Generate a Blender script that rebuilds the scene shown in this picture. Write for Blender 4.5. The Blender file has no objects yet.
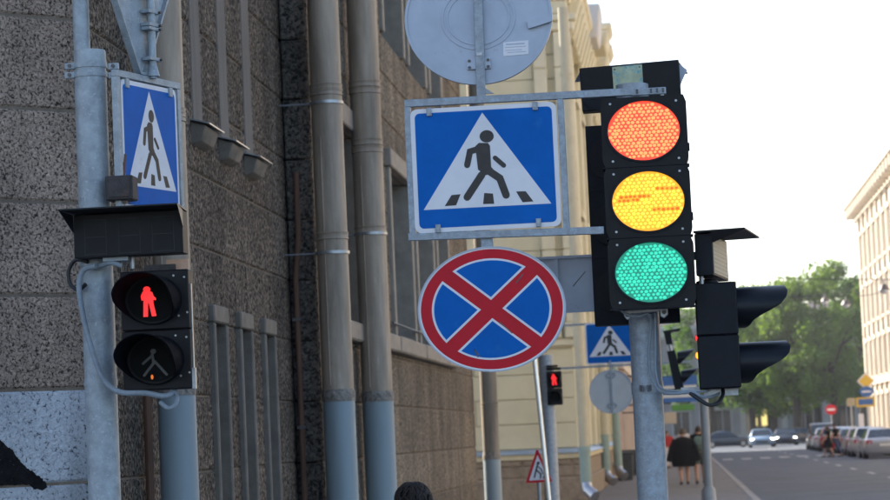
import bpy, bmesh, math, random
from mathutils import Vector, Matrix
random.seed(11)
S = bpy.context.scene
COL = S.collection
rad = math.radians
# ------------------------------------------------------------------ camera
F = 2472.0            # focal length in pixels of the 890 x 500 photograph
EYE = 1.75
dv = Vector(((680 - 445) / F, (250 - 428) / F, -1)).normalized()      # street direction (+Y) in camera axes
lean = .045
uv = Vector((-lean, 1, 0))
uv.z = -(dv.x * uv.x + dv.y * uv.y) / dv.z
uv.normalize()
xv = dv.cross(uv)
RCW = Matrix((xv, dv, uv))          # rows: world axes in camera axes -> camera to world
cam = bpy.data.cameras.new('camera')
camo = bpy.data.objects.new('camera', cam)
COL.objects.link(camo)
camo.matrix_world = Matrix.Translation((0, 0, EYE)) @ RCW.to_4x4()
cam.sensor_width = 36
cam.lens = F / 890 * 36
cam.clip_end = 3000
cam.dof.use_dof = True
cam.dof.focus_distance = 12.3
cam.dof.aperture_fstop = 6.3
S.camera = camo
# ------------------------------------------------------------------ light
SUN_AZ, SUN_EL = -50, 33            # degrees from the street axis (left negative), elevation
w = bpy.data.worlds.new('World')
S.world = w
w.use_nodes = True
wn = w.node_tree.nodes
sky = wn.new('ShaderNodeTexSky')
sky.sky_type = 'NISHITA'
sky.sun_disc = False
sky.sun_elevation = rad(SUN_EL)
sky.sun_rotation = rad(SUN_AZ)
sky.dust_density = 1.6
sky.air_density = .9
sky.ozone_density = .4
w.node_tree.links.new(sky.outputs[0], wn['Background'].inputs[0])
wn['Background'].inputs[1].default_value = .12
sl = bpy.data.lights.new('sun', 'SUN')
sl.energy = 4.0
sl.angle = rad(.5)
sl.color = (1, .9, .76)
so = bpy.data.objects.new('sun', sl)
COL.objects.link(so)
sd = Vector((math.sin(rad(SUN_AZ)) * math.cos(rad(SUN_EL)), math.cos(rad(SUN_AZ)) * math.cos(rad(SUN_EL)), math.sin(rad(SUN_EL))))
so.rotation_euler = sd.to_track_quat('Z', 'Y').to_euler()
so.location = (-60, 60, 80)
vs = S.view_settings
vs.view_transform = 'Standard'
vs.look = 'None'
vs.gamma = 1
vs.use_curve_mapping = False
vs.exposure = 1.6


# ------------------------------------------------------------------ pixel helpers
def ray(px, py):
    return RCW @ Vector(((px - 445) / F, (250 - py) / F, -1))


def P(px, py, Y):
    r = ray(px, py)
    return Vector((0, 0, EYE)) + r * (Y / r.y)


def PX(px, py, X):
    r = ray(px, py)
    return Vector((0, 0, EYE)) + r * (X / r.x)


def PZ(px, py, z):
    r = ray(px, py)
    return Vector((0, 0, EYE)) + r * ((z - EYE) / r.z)


class Fr:
    """local frame at a pixel and a distance: u right, v up, w away, in photograph pixels at that distance"""
    def __init__(s, px, py, Y, rz=0.0, loc=None, k=None):
        s.o = loc if loc is not None else P(px, py, Y)
        s.k = k if k else Y / F
        s.r = Matrix.Rotation(rz, 3, 'Z')

    def __call__(s, u, v, w=0.0):
        return s.o + s.r @ Vector((u * s.k, w * s.k, v * s.k))


# ------------------------------------------------------------------ materials
MATS = {}


def mat(name, base, rough=.6, metal=0.0, var=.12, vscale=4.0, bump=0.0, bscale=60.0, spots=None, streak=False, coat=0.0, spec=.5):
    m = bpy.data.materials.new(name)
    m.use_nodes = True
    nt = m.node_tree
    N, L = nt.nodes, nt.links
    b = N['Principled BSDF']
    b.inputs['Roughness'].default_value = rough
    b.inputs['Metallic'].default_value = metal
    b.inputs['Coat Weight'].default_value = coat
    b.inputs['Specular IOR Level'].default_value = spec
    geo = N.new('ShaderNodeNewGeometry')
    mp = N.new('ShaderNodeMapping')
    L.new(geo.outputs['Position'], mp.inputs[0])
    if streak:
        mp.inputs['Scale'].default_value = (1, 1, .12)
    nz = N.new('ShaderNodeTexNoise')
    nz.inputs['Scale'].default_value = vscale
    nz.inputs['Detail'].default_value = 6
    nz.inputs['Roughness'].default_value = .65
    L.new(mp.outputs[0], nz.inputs['Vector'])
    rp = N.new('ShaderNodeValToRGB')
    rp.color_ramp.elements[0].position = .3
    rp.color_ramp.elements[1].position = .7
    lo = [c * (1 - var) for c in base]
    hi = [min(1, c * (1 + var)) for c in base]
    rp.color_ramp.elements[0].color = (*lo, 1)
    rp.color_ramp.elements[1].color = (*hi, 1)
    L.new(nz.outputs['Fac'], rp.inputs[0])
    out = rp.outputs[0]
    if spots:
        scol, sscale, sth, sw = spots
        n2 = N.new('ShaderNodeTexNoise')
        n2.inputs['Scale'].default_value = sscale
        n2.inputs['Detail'].default_value = 5
        n2.inputs['Roughness'].default_value = .7
        L.new(mp.outputs[0], n2.inputs['Vector'])
        mr = N.new('ShaderNodeMapRange')
        mr.inputs['From Min'].default_value = sth
        mr.inputs['From Max'].default_value = sth + sw
        L.new(n2.outputs['Fac'], mr.inputs['Value'])
        mx = N.new('ShaderNodeMix')
        mx.data_type = 'RGBA'
        L.new(mr.outputs[0], mx.inputs['Factor'])
        L.new(out, mx.inputs['A'])
        mx.inputs['B'].default_value = (*scol, 1)
        out = mx.outputs['Result']
    L.new(out, b.inputs['Base Color'])
    if bump:
        n3 = N.new('ShaderNodeTexNoise')
        n3.inputs['Scale'].default_value = bscale
        n3.inputs['Detail'].default_value = 5
        L.new(geo.outputs['Position'], n3.inputs['Vector'])
        bp = N.new('ShaderNodeBump')
        bp.inputs['Strength'].default_value = bump
        bp.inputs['Distance'].default_value = .02
        L.new(n3.outputs['Fac'], bp.inputs['Height'])
        L.new(bp.outputs[0], b.inputs['Normal'])
    MATS[name] = m
    return m


def emat(name, base, emit, strength, rough=.3):
    m = mat(name, base, rough, var=.03)
    b = m.node_tree.nodes['Principled BSDF']
    b.inputs['Emission Color'].default_value = (*emit, 1)
    b.inputs['Emission Strength'].default_value = strength
    return m


def stucco(name, dark, mid, light, scale=26.0, dist=.03, thresh=.40):
    """coarse sprayed render: pebbly relief with shade painted into its pits"""
    m = bpy.data.materials.new(name)
    m.use_nodes = True
    nt = m.node_tree
    N, L = nt.nodes, nt.links
    b = N['Principled BSDF']
    b.inputs['Roughness'].default_value = .92
    b.inputs['Specular IOR Level'].default_value = .25
    geo = N.new('ShaderNodeNewGeometry')
    nz = N.new('ShaderNodeTexNoise')
    nz.inputs['Scale'].default_value = scale
    nz.inputs['Detail'].default_value = 4
    nz.inputs['Roughness'].default_value = .62
    nz.inputs['Distortion'].default_value = .6
    L.new(geo.outputs['Position'], nz.inputs['Vector'])
    rp = N.new('ShaderNodeValToRGB')
    e = rp.color_ramp.elements
    e[0].position = thresh - .05
    e[0].color = (*dark, 1)  # low spots of the relief darkened, pit shade put into the colour
    e[1].position = thresh + .05
    e[1].color = (*mid, 1)
    e2 = e.new(.68)
    e2.color = (*light, 1)
    L.new(nz.outputs['Fac'], rp.inputs[0])
    big = N.new('ShaderNodeTexNoise')
    big.inputs['Scale'].default_value = 1.3
    big.inputs['Detail'].default_value = 5
    L.new(geo.outputs['Position'], big.inputs['Vector'])
    mr = N.new('ShaderNodeMapRange')
    mr.inputs['From Min'].default_value = .3
    mr.inputs['From Max'].default_value = .7
    mr.inputs['To Min'].default_value = .72
    mr.inputs['To Max'].default_value = 1.15
    L.new(big.outputs['Fac'], mr.inputs['Value'])
    mx = N.new('ShaderNodeMix')
    mx.data_type = 'RGBA'
    mx.blend_type = 'MULTIPLY'
    mx.inputs['Factor'].default_value = 1
    L.new(rp.outputs[0], mx.inputs['A'])
    L.new(mr.outputs[0], mx.inputs['B'])
    oi = N.new('ShaderNodeObjectInfo')
    mr2 = N.new('ShaderNodeMapRange')
    mr2.inputs['To Min'].default_value = .84
    mr2.inputs['To Max'].default_value = 1.14
    L.new(oi.outputs['Random'], mr2.inputs['Value'])
    mx2 = N.new('ShaderNodeMix')
    mx2.data_type = 'RGBA'
    mx2.blend_type = 'MULTIPLY'
    mx2.inputs['Factor'].default_value = 1
    L.new(mx.outputs['Result'], mx2.inputs['A'])
    L.new(mr2.outputs[0], mx2.inputs['B'])
    st = N.new('ShaderNodeTexNoise')
    mp = N.new('ShaderNodeMapping')
    mp.inputs['Scale'].default_value = (3.2, 3.2, .35)
    L.new(geo.outputs['Position'], mp.inputs[0])
    L.new(mp.outputs[0], st.inputs['Vector'])
    st.inputs['Scale'].default_value = 1.0
    st.inputs['Detail'].default_value = 4
    mr3 = N.new('ShaderNodeMapRange')
    mr3.inputs['From Min'].default_value = .35
    mr3.inputs['From Max'].default_value = .6
    mr3.inputs['To Min'].default_value = .70
    mr3.inputs['To Max'].default_value = 1.05
    L.new(st.outputs['Fac'], mr3.inputs['Value'])
    mx3 = N.new('ShaderNodeMix')
    mx3.data_type = 'RGBA'
    mx3.blend_type = 'MULTIPLY'
    mx3.inputs['Factor'].default_value = 1
    L.new(mx2.outputs['Result'], mx3.inputs['A'])
    L.new(mr3.outputs[0], mx3.inputs['B'])
    L.new(mx3.outputs['Result'], b.inputs['Base Color'])
    bp = N.new('ShaderNodeBump')
    bp.inputs['Strength'].default_value = 1
    bp.inputs['Distance'].default_value = dist
    L.new(nz.outputs['Fac'], bp.inputs['Height'])
    L.new(bp.outputs[0], b.inputs['Normal'])
    MATS[name] = m
    return m


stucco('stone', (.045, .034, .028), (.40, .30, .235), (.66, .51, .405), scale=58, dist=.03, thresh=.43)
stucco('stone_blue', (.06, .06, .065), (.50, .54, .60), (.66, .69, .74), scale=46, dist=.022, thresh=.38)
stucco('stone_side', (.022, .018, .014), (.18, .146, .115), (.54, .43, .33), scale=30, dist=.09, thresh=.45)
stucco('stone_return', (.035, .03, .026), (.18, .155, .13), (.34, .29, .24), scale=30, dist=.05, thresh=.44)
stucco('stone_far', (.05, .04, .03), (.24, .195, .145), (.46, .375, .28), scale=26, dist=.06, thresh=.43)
mat('joint', (.10, .085, .07), .95)
mat('mortar', (.17, .135, .105), .95, var=.3, vscale=14)
mat('smooth_plaster', (.14, .128, .115), .85, var=.2, vscale=7, bump=.3, bscale=80, streak=True)
mat('surround', (.27, .235, .195), .8, var=.2, vscale=6, bump=.2, bscale=60)
mat('pane_sky_reflection', (.42, .385, .34), .3, var=.15, vscale=.5)  # sky reflection put into the pale pane colour
mat('pane_dark', (.02, .022, .026), .08, var=.3, vscale=1.5)
mat('slit_panel', (.07, .066, .062), .6, var=.25, vscale=5)
mat('window_frame', (.24, .235, .225), .6, var=.2, vscale=9)
mat('zinc', (.42, .43, .45), .35, metal=.85, var=.15, vscale=20)
mat('galv', (.315, .345, .38), .5, metal=.35, var=.22, vscale=26, bump=.15, bscale=150, spots=((.36, .44, .52), 55, .56, .08))
mat('galv_blue', (.33, .375, .41), .5, metal=.2, var=.24, vscale=14, bump=.2, bscale=130, spots=((.45, .50, .54), 46, .57, .08))
mat('steel', (.38, .40, .43), .4, metal=.7, var=.2, vscale=30)
mat('highlight_metal', (.95, .93, .88), .3, metal=.5, var=.04)  # near-white colour that paints the highlight on the far post
mat('visor_matte', (.005, .006, .009), .85, var=.25, vscale=8, spec=.04)
mat('slit_frame', (.165, .145, .122), .8, var=.25, vscale=6, bump=.2, bscale=60)
mat('bolt', (.12, .11, .11), .5, metal=.6, var=.3, vscale=50)
mat('screw', (.35, .36, .38), .35, metal=.9, var=.2, vscale=50)
mat('sign_back', (.40, .44, .52), .45, metal=.35, var=.10, vscale=5, bump=.06, bscale=30, spots=((.30, .30, .33), 9, .62, .12))
mat('sign_blue', (.001, .120, .46), .5, var=.10, vscale=5, spots=((.012, .155, .47), 7, .62, .14), spec=.12)
mat('sign_white', (.78, .76, .78), .5, var=.06, vscale=5, spots=((.60, .58, .57), 12, .64, .12), spec=.3)
mat('sign_red', (.56, .006, .02), .45, var=.10, vscale=8, spots=((.36, .01, .02), 10, .66, .06), spec=.25)
mat('sign_black', (.035, .026, .024), .5, var=.25, vscale=30)
mat('sign_yellow', (.72, .45, .03), .45, var=.06)
mat('black_plastic', (.011, .0095, .0105), .55, var=.25, vscale=9, bump=.05, bscale=90, spec=.25)
mat('black_side', (.006, .007, .011), .55, var=.3, vscale=12, spec=.25)
mat('visor_plastic', (.006, .008, .012), .42, var=.25, vscale=8, spec=.3)
mat('lens_dark', (.006, .006, .006), .6, var=.3, vscale=30, spec=.12)
mat('man_off', (.085, .085, .085), .4, var=.2, vscale=40)
mat('led_off', (.05, .055, .06), .3, var=.2, vscale=60)
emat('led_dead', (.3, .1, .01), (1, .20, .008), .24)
emat('lens_red', (.35, .02, .01), (1, .06, .025), .46)
emat('led_red', (.5, .1, .03), (1, .27, .09), .62)
emat('lens_amber', (.3, .1, .01), (1, .40, .014), .42)
emat('led_amber', (.6, .4, .05), (1, .56, .05), .5)
emat('lens_green', (.01, .10, .08), (.02, .75, .5), .11)
emat('led_green', (.03, .25, .2), (.06, 1, .66), .27)
emat('man_red', (.5, .02, .02), (1, .02, .022), .42)
emat('lamp_red', (.5, .02, .02), (1, .02, .02), .9)
emat('lamp_orange', (.5, .2, .02), (1, .35, .02), .9)
emat('head_lamp', (.8, .8, .75), (1, .93, .75), 7)
emat('lit_window', (.6, .5, .2), (1, .78, .25), .35)
mat('led_panel', (.40, .36, .27), .5, var=.08, vscale=30)
mat('cable_grey', (.24, .28, .32), .55, var=.15, vscale=30)
mat('cable_black', (.015, .015, .017), .45, var=.2, vscale=30)
mat('sun_glow_peach', (.60, .36, .25), .6, var=.15, vscale=12)  # sun glow on the bracket plate put into its colour
mat('rust_box', (.045, .038, .038), .7, var=.45, vscale=18, bump=.3, bscale=70, spots=((.13, .06, .035), 14, .60, .1))
mat('pipe_grey', (.35, .28, .215), .6, metal=.1, var=.40, vscale=6, bump=.35, bscale=9, streak=True, spots=((.40, .39, .37), 12, .62, .08))
mat('pipe_blue', (.25, .315, .35), .55, var=.10, vscale=5, streak=True, spots=((.12, .13, .13), 16, .70, .05))
mat('sealant', (.23, .205, .18), .7, var=.5, vscale=22, bump=.6, bscale=40, spots=((.10, .08, .07), 26, .58, .06))
mat('pipe_rust', (.13, .065, .04), .75, var=.4, vscale=10, streak=True)
mat('pipe_corner', (.20, .175, .14), .7, var=.45, vscale=6, streak=True, spots=((.33, .24, .13), 8, .6, .1))
mat('pipe_yellow', (.50, .46, .33), .6, var=.1, vscale=4)
mat('pipe_green', (.27, .36, .33), .6, var=.1, vscale=4)
mat('label_marbled', (.42, .46, .30), .4, var=.35, vscale=9, spots=((.10, .36, .42), 22, .52, .14))
mat('paint_black', (.010, .010, .011), .9, var=.4, vscale=20, bump=.8, bscale=42, spots=((.22, .23, .25), 48, .66, .04), spec=.1)
mat('yellow_wall', (.61, .55, .37), .85, var=.08, vscale=1.2, bump=.1, bscale=20)
mat('yellow_trim', (.66, .605, .43), .85, var=.08, vscale=1.5)
mat('cream_ledge', (.60, .52, .34), .8, var=.1, vscale=2)
mat('flashing', (.33, .42, .53), .45, metal=.3, var=.1, vscale=3)
mat('granite_brown', (.26, .20, .14), .85, var=.3, vscale=5, bump=.3, bscale=30)
mat('pale_plaster', (.62, .60, .58), .85, var=.08, vscale=1)
mat('pink_wall', (.50, .30, .27), .85, var=.1, vscale=1)
mat('ochre_wall', (.44, .36, .24), .85, var=.1, vscale=1)
mat('cream_wall', (.54, .465, .37), .85, var=.08, vscale=.8)
mat('cream_trim', (.60, .53, .435), .85, var=.08, vscale=.8)
mat('grey_wall', (.28, .275, .27), .85, var=.15, vscale=.5)
mat('grey_trim', (.38, .375, .36), .85, var=.1, vscale=.5)
mat('roof_metal', (.16, .13, .12), .6, metal=.2, var=.2, vscale=1)
mat('asphalt', (.072, .088, .115), .9, var=.28, vscale=.5, bump=.3, bscale=120, spots=((.10, .118, .145), .35, .56, .12))
mat('pavement', (.15, .145, .148), .92, var=.14, vscale=.6, bump=.3, bscale=120, spots=((.10, .095, .092), .9, .58, .05))
mat('earth', (.09, .085, .075), .95, var=.2, vscale=.2)
mat('granite_kerb', (.25, .245, .245), .85, var=.2, vscale=3, bump=.3, bscale=60)
mat('road_paint', (.36, .36, .37), .8, var=.25, vscale=2)
mat('bark', (.05, .042, .034), .95, var=.3, vscale=4, bump=.6, bscale=12)
mat('skin', (.46, .27, .20), .55, var=.06, vscale=20)
mat('hair_dark', (.022, .014, .010), .45, var=.4, vscale=90, bump=.5, bscale=200)
mat('hair_brown', (.06, .035, .02), .5, var=.3, vscale=60)
mat('cloth_black', (.006, .006, .0075), .95, var=.3, vscale=12, spec=.1)
mat('cloth_red', (.45, .03, .025), .85, var=.12, vscale=12)
mat('cloth_green', (.09, .12, .095), .85, var=.15, vscale=12)
mat('cloth_teal', (.12, .18, .16), .85, var=.15, vscale=12)
mat('cloth_white', (.62, .60, .60), .85, var=.06, vscale=12)
mat('cloth_blue', (.05, .07, .14), .85, var=.15, vscale=12)
mat('cloth_olive', (.13, .12, .08), .85, var=.15, vscale=12)
mat('shoe', (.02, .018, .018), .5, var=.2)
mat('tyre', (.012, .012, .012), .85, var=.2)
mat('rim', (.35, .36, .37), .35, metal=.8, var=.1)
mat('car_glass', (.03, .04, .05), .06, var=.1, spec=.8)
mat('tail_lamp', (.35, .01, .01), .25, var=.1)
mat('plate_white', (.7, .7, .68), .5, var=.03)
mat('shop_blue', (.03, .12, .36), .5, var=.08)
mat('post_beige', (.36, .345, .32), .6, var=.12, vscale=8)
mat('disc_pale', (.55, .56, .56), .5, var=.06, vscale=6)
mat('shop_green', (.10, .30, .05), .5, var=.1, vscale=2)
mat('shop_white', (.62, .62, .60), .6, var=.06)
mat('bin_dark', (.05, .055, .06), .7, var=.2)
for i, (n_, c_) in enumerate((('paint_silver', (.36, .38, .42)), ('paint_graphite', (.06, .055, .058)), ('paint_maroon', (.18, .03, .03)),
                            ('paint_blue', (.05, .10, .2)), ('paint_sky', (.18, .27, .38)), ('paint_pale', (.45, .46, .47)), ('paint_brown', (.09, .055, .035)), ('paint_navy', (.02, .03, .05)))):
    mat(n_, c_, .3, metal=.25, var=.05, vscale=1, coat=.6)


def leaf_mat(name, c):
    m = mat(name, c, .6, var=.62, vscale=.55, spec=.3)
    nt = m.node_tree
    b = nt.nodes['Principled BSDF']
    tr = nt.nodes.new('ShaderNodeBsdfTranslucent')
    tr.inputs[0].default_value = (min(1, c[0] * 2.3), min(1, c[1] * 2.2), c[2] * 1.2, 1)
    mx = nt.nodes.new('ShaderNodeMixShader')
    mx.inputs[0].default_value = .42
    nt.links.new(b.outputs[0], mx.inputs[1])
    nt.links.new(tr.outputs[0], mx.inputs[2])
    nt.links.new(mx.outputs[0], nt.nodes['Material Output'].inputs['Surface'])


leaf_mat('leaf_a', (.085, .145, .028))
leaf_mat('leaf_b', (.055, .11, .024))
leaf_mat('leaf_c', (.10, .15, .026))

# ------------------------------------------------------------------ mesh builder
ORG = {}


class MB:
    def __init__(s):
        s.v, s.f = [], []

    def add(s, vs, fs):
        n = len(s.v)
        s.v += [Vector(p) for p in vs]
        s.f += [tuple(n + i for i in f) for f in fs]
        return s

    def hexa(s, p):        # eight points: bottom ring 0-3, top ring 4-7
        return s.add(p, [(3, 2, 1, 0), (4, 5, 6, 7), (0, 1, 5, 4), (1, 2, 6, 5), (2, 3, 7, 6), (3, 0, 4, 7)])

    def wbox(s, x0, x1, y0, y1, z0, z1):
        return s.hexa([(x0, y0, z0), (x1, y0, z0), (x1, y1, z0), (x0, y1, z0), (x0, y0, z1), (x1, y0, z1), (x1, y1, z1), (x0, y1, z1)])

    def box(s, fr, u0, u1, v0, v1, w0, w1):
        return s.hexa([fr(u0, v0, w0), fr(u1, v0, w0), fr(u1, v0, w1), fr(u0, v0, w1), fr(u0, v1, w0), fr(u1, v1, w0), fr(u1, v1, w1), fr(u0, v1, w1)])

    def prism(s, fr, pts, w0, w1):
        a = sum(pts[i][0] * pts[(i + 1) % len(pts)][1] - pts[(i + 1) % len(pts)][0] * pts[i][1] for i in range(len(pts)))
        if a < 0:
            pts = pts[::-1]
        n = len(pts)
        vs = [fr(u, v, w0) for u, v in pts] + [fr(u, v, w1) for u, v in pts]
        fs = [tuple(range(n)), tuple(range(2 * n - 1, n - 1, -1))]
        fs += [((i + 1) % n, i, n + i, n + (i + 1) % n) for i in range(n)]
        return s.add(vs, fs)

    def stroke(s, fr, path, wd, w0, w1, cap=5):
        """thick rounded line as one outline"""
        n = len(path)
        L, R = [], []
        for i, (x, y) in enumerate(path):
            d0 = Vector(path[i]) - Vector(path[max(i - 1, 0)])
            d1 = Vector(path[min(i + 1, n - 1)]) - Vector(path[i])
            d0 = d0.normalized() if d0.length else d1.normalized()
            d1 = d1.normalized() if d1.length else d0
            nrm = Vector((-(d0.y + d1.y), d0.x + d1.x))
            nrm.normalize()
            c = max(.5, abs(nrm.dot(Vector((-d0.y, d0.x)))))
            nrm *= wd / 2 / c
            L.append((x + nrm.x, y + nrm.y))
            R.append((x - nrm.x, y - nrm.y))

        def capf(c, d):
            a0 = math.atan2(d.y, d.x)
            return [(c[0] + wd / 2 * math.cos(a0 + math.pi / 2 - math.pi * j / cap), c[1] + wd / 2 * math.sin(a0 + math.pi / 2 - math.pi * j / cap)) for j in range(1, cap)]
        e = capf(path[-1], (Vector(path[-1]) - Vector(path[-2])))
        b = capf(path[0], (Vector(path[0]) - Vector(path[1])))
        return s.prism(fr, L + e + R[::-1] + b, w0, w1)

    def ellipse(s, fr, cu, cv, ru, rv, w0, w1, n=40, rot=0.0):
        pts = []
        for i in range(n):
            a = 2 * math.pi * i / n
            x, y = ru * math.cos(a), rv * math.sin(a)
            pts.append((cu + x * math.cos(rot) - y * math.sin(rot), cv + x * math.sin(rot) + y * math.cos(rot)))
        return s.prism(fr, pts, w0, w1)

    def ring(s, fr, cu, cv, ru, rv, iu, iv, w0, w1, n=48):
        vs, fs = [], []
        for i in range(n):
            a = 2 * math.pi * i / n
            c, sn = math.cos(a), math.sin(a)
            vs += [fr(cu + ru * c, cv + rv * sn, w0), fr(cu + iu * c, cv + iv * sn, w0), fr(cu + iu * c, cv + iv * sn, w1), fr(cu + ru * c, cv + rv * sn, w1)]
        for i in range(n):
            a, b = 4 * i, 4 * ((i + 1) % n)
            for j in range(4):
                fs.append((a + j, b + j, b + (j + 1) % 4, a + (j + 1) % 4))
        return s.add(vs, fs)

    def tube(s, pts, r, n=12, caps=True):
        pts = [Vector(p) for p in pts]
        m = len(pts)
        rs = r if isinstance(r, (list, tuple)) else [r] * m
        up = None
        rings = []
        for i, p in enumerate(pts):
            t = (pts[min(i + 1, m - 1)] - pts[max(i - 1, 0)]).normalized()
            if up is None:
                up = Vector((0, 0, 1)) if abs(t.z) < .9 else Vector((1, 0, 0))
            a = t.cross(up).normalized()
            up = a.cross(t).normalized()
            rings.append([p + (a * math.cos(2 * math.pi * j / n) + up * math.sin(2 * math.pi * j / n)) * rs[i] for j in range(n)])
        vs = [q for rg in rings for q in rg]
        fs = []
        for i in range(m - 1):
            for j in range(n):
                fs.append((i * n + j, i * n + (j + 1) % n, (i + 1) * n + (j + 1) % n, (i + 1) * n + j))
        if caps:
            fs += [tuple(range(n - 1, -1, -1)), tuple((m - 1) * n + j for j in range(n))]
        return s.add(vs, fs)

    def build(s, name, m, parent=None, bevel=0.0, sharp=35):
        me = bpy.data.meshes.new(name)
        off = ORG.get(parent.name, Vector((0, 0, 0))) if parent else Vector((0, 0, 0))
        me.from_pydata([v - off for v in s.v], [], s.f)
        bm = bmesh.new()
        bm.from_mesh(me)
        bmesh.ops.recalc_face_normals(bm, faces=bm.faces)
        if bevel:
            es = [e for e in bm.edges if len(e.link_faces) == 2 and e.calc_face_angle(0) > .5]
            bmesh.ops.bevel(bm, geom=es, offset=bevel, segments=1, affect='EDGES', clamp_overlap=True)
        bm.to_mesh(me)
        bm.free()
        me.polygons.foreach_set('use_smooth', [True] * len(me.polygons))
        me.set_sharp_from_angle(angle=rad(sharp))
        me.materials.append(MATS[m])
        o = bpy.data.objects.new(name, me)
        COL.objects.link(o)
        if parent:
            o.parent = parent
            ORG[o.name] = off
        else:
            ORG[o.name] = Vector((0, 0, 0))
        return o


def tag(o, label, cat, group=None, kind=None):
    if label:
        o['label'] = label
    if cat:
        o['category'] = cat
    if group:
        o['group'] = group
    if kind:
        o['kind'] = kind
    return o


def thing(name, label, cat, loc, group=None):
    o = bpy.data.objects.new(name, None)
    COL.objects.link(o)
    o.location = loc
    o.empty_display_size = .2
    ORG[o.name] = Vector(loc)
    return tag(o, label, cat, group)


def struct(o):
    o['kind'] = 'structure'
    return o


# ------------------------------------------------------------------ ground
struct(MB().add([(-480, -150, -.15), (480, -150, -.15), (480, 880, -.15), (-480, 880, -.15)], [(0, 1, 2, 3)]).build('ground', 'earth'))
KX = 1.80           # kerb line
RX = 11.6           # kerb of the far pavement
struct(MB().add([(KX, -20, -.13), (RX, -20, -.13), (RX, 190, -.13), (KX, 190, -.13)], [(0, 1, 2, 3)]).build('road', 'asphalt'))
struct(MB().add([(-80, 190, -.126), (120, 190, -.126), (120, 228, -.126), (-80, 228, -.126)], [(0, 1, 2, 3)]).build('cross_road', 'asphalt'))
struct(MB().wbox(-40, KX - .2, -20, 188, -.3, 0).build('pavement', 'pavement'))
struct(MB().wbox(RX + .2, 14.4, -20, 188, -.3, 0).build('far_pavement', 'pavement'))
struct(MB().wbox(-80, 120, 228.5, 330, -.3, .0).build('square', 'pavement'))
kerb = struct(MB().wbox(KX - .2, KX - .004, -20, 188, -.3, -.03).build('kerb', 'granite_kerb'))
y = 40.0
ks = None
while y < 186:
    if ks is None:
        ks = MB().wbox(KX - .2, KX, 40, 41.97, -.12, .012).build('kerb_stone', 'granite_kerb', kerb, bevel=.02)
        o = ks
    else:
        o = ks.copy()
        COL.objects.link(o)
        o.location.y = y - 40
        o.location.z = random.uniform(-.006, .006)
    y += 2.0
struct(MB().wbox(RX, RX + .2, -20, 188, -.3, .01).build('far_kerb', 'granite_kerb'))
# painted markings
mk = MB()
mkp = struct(MB().wbox(6.55, 6.70, 60, 63, -.128, -.124).build('lane_marking', 'road_paint'))
for i in range(1, 15):
    o = mkp.copy()
    COL.objects.link(o)
    o.location.y = i * 9.0
stop = struct(MB().wbox(2.2, 6.4, 183, 183.6, -.128, -.124).build('stop_line', 'road_paint'))
cz = None
for i in range(9):
    x = 2.3 + i * 1.05
    o = struct(MB().wbox(x, x + .55, 138, 142.5, -.128, -.124).build('crossing_stripe', 'road_paint'))
# ------------------------------------------------------------------ grey corner building
WX = -3.56
CY = PX(88, 300, WX).y          # corner between chamfer and street side
BY = PX(290, 300, WX).y         # where the projecting bay starts
BX = -3.30
EY = PX(474, 400, BX).y         # far end of the grey building
print('corner', CY, 'bay', BY, 'end', EY)
gb = thing('grey_building', 'soot-grey stone building with coarse sprayed render and downpipes along the pavement', 'building', (WX - 4, 25, 0))
PITCH, Z0 = .567, 1.75 - .165 - 3 * .567
NC = 22
HT = 17.0
ch = Vector((math.sin(rad(44)), math.cos(rad(44)), 0))
A0 = Vector((WX, CY, 0)) - ch * 5.0
# solid core set behind the blocks
MB().add([(A0.x - .14, A0.y + .14, 0), (WX - .34, CY + .14, 0), (WX - .34, BY + .34, 0), (BX - .34, BY + .34, 0), (BX - .34, EY - .06, 0), (-30, EY - .06, 0), (-30, A0.y, 0)] +
         [(A0.x - .14, A0.y + .14, HT), (WX - .34, CY + .14, HT), (WX - .34, BY + .34, HT), (BX - .34, BY + .34, HT), (BX - .34, EY - .06, HT), (-30, EY - .06, HT), (-30, A0.y, HT)],
         [(0, 1, 8, 7), (1, 2, 9, 8), (2, 3, 10, 9), (3, 4, 11, 10), (4, 5, 12, 11), (5, 6, 13, 12), (6, 0, 7, 13), (13, 12, 11, 10, 9, 8, 7)]).build('core_wall', 'joint', gb)


def block(p0, dirv, nrm, l0, l1, z0, z1, name, m, parent, depth=.09, gap=.007, bev=.014):
    """one stone course piece on a wall plane that starts at p0 and runs along dirv"""
    a, b, c, d = l0 + gap, l1 - gap, z0 + gap, z1 - gap
    up = Vector((0, 0, 1))
    if b - a < 3 * bev or d - c < 3 * bev:
        return
    back = [p0 + dirv * q + up * h - nrm * depth for q, h in ((a, c), (b, c), (b, d), (a, d))]
    mid = [p0 + dirv * q + up * h - nrm * bev for q, h in ((a, c), (b, c), (b, d), (a, d))]
    fr = [p0 + dirv * q + up * h for q, h in ((a + bev, c + bev), (b - bev, c + bev), (b - bev, d - bev), (a + bev, d - bev))]
    vs = back + mid + fr
    fs = [(8, 9, 10, 11)]
    for i in range(4):
        j = (i + 1) % 4
        fs += [(i, j, 4 + j, 4 + i), (4 + i, 4 + j, 8 + j, 8 + i)]
    return MB().add(vs, fs).build(name, m, parent, sharp=30)


def cut(rects, ops):
    for (a, b, c, d) in ops:
        out = []
        for (l0, l1, z0, z1) in rects:
            if b <= l0 or a >= l1 or d <= z0 or c >= z1:
                out.append((l0, l1, z0, z1))
                continue
            if a > l0:
                out.append((l0, a, z0, z1))
            if b < l1:
                out.append((b, l1, z0, z1))
            x0, x1 = max(a, l0), min(b, l1)
            if c > z0:
                out.append((x0, x1, z0, c))
            if d < z1:
                out.append((x0, x1, d, z1))
        rects = out
    return rects


ZC = [max(0.0, Z0 + PITCH * i) for i in range(NC + 4)]
ZC = sorted(set(z for z in ZC if z >= 0))
if ZC[0] > 0:
    ZC = [0.0] + ZC
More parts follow.
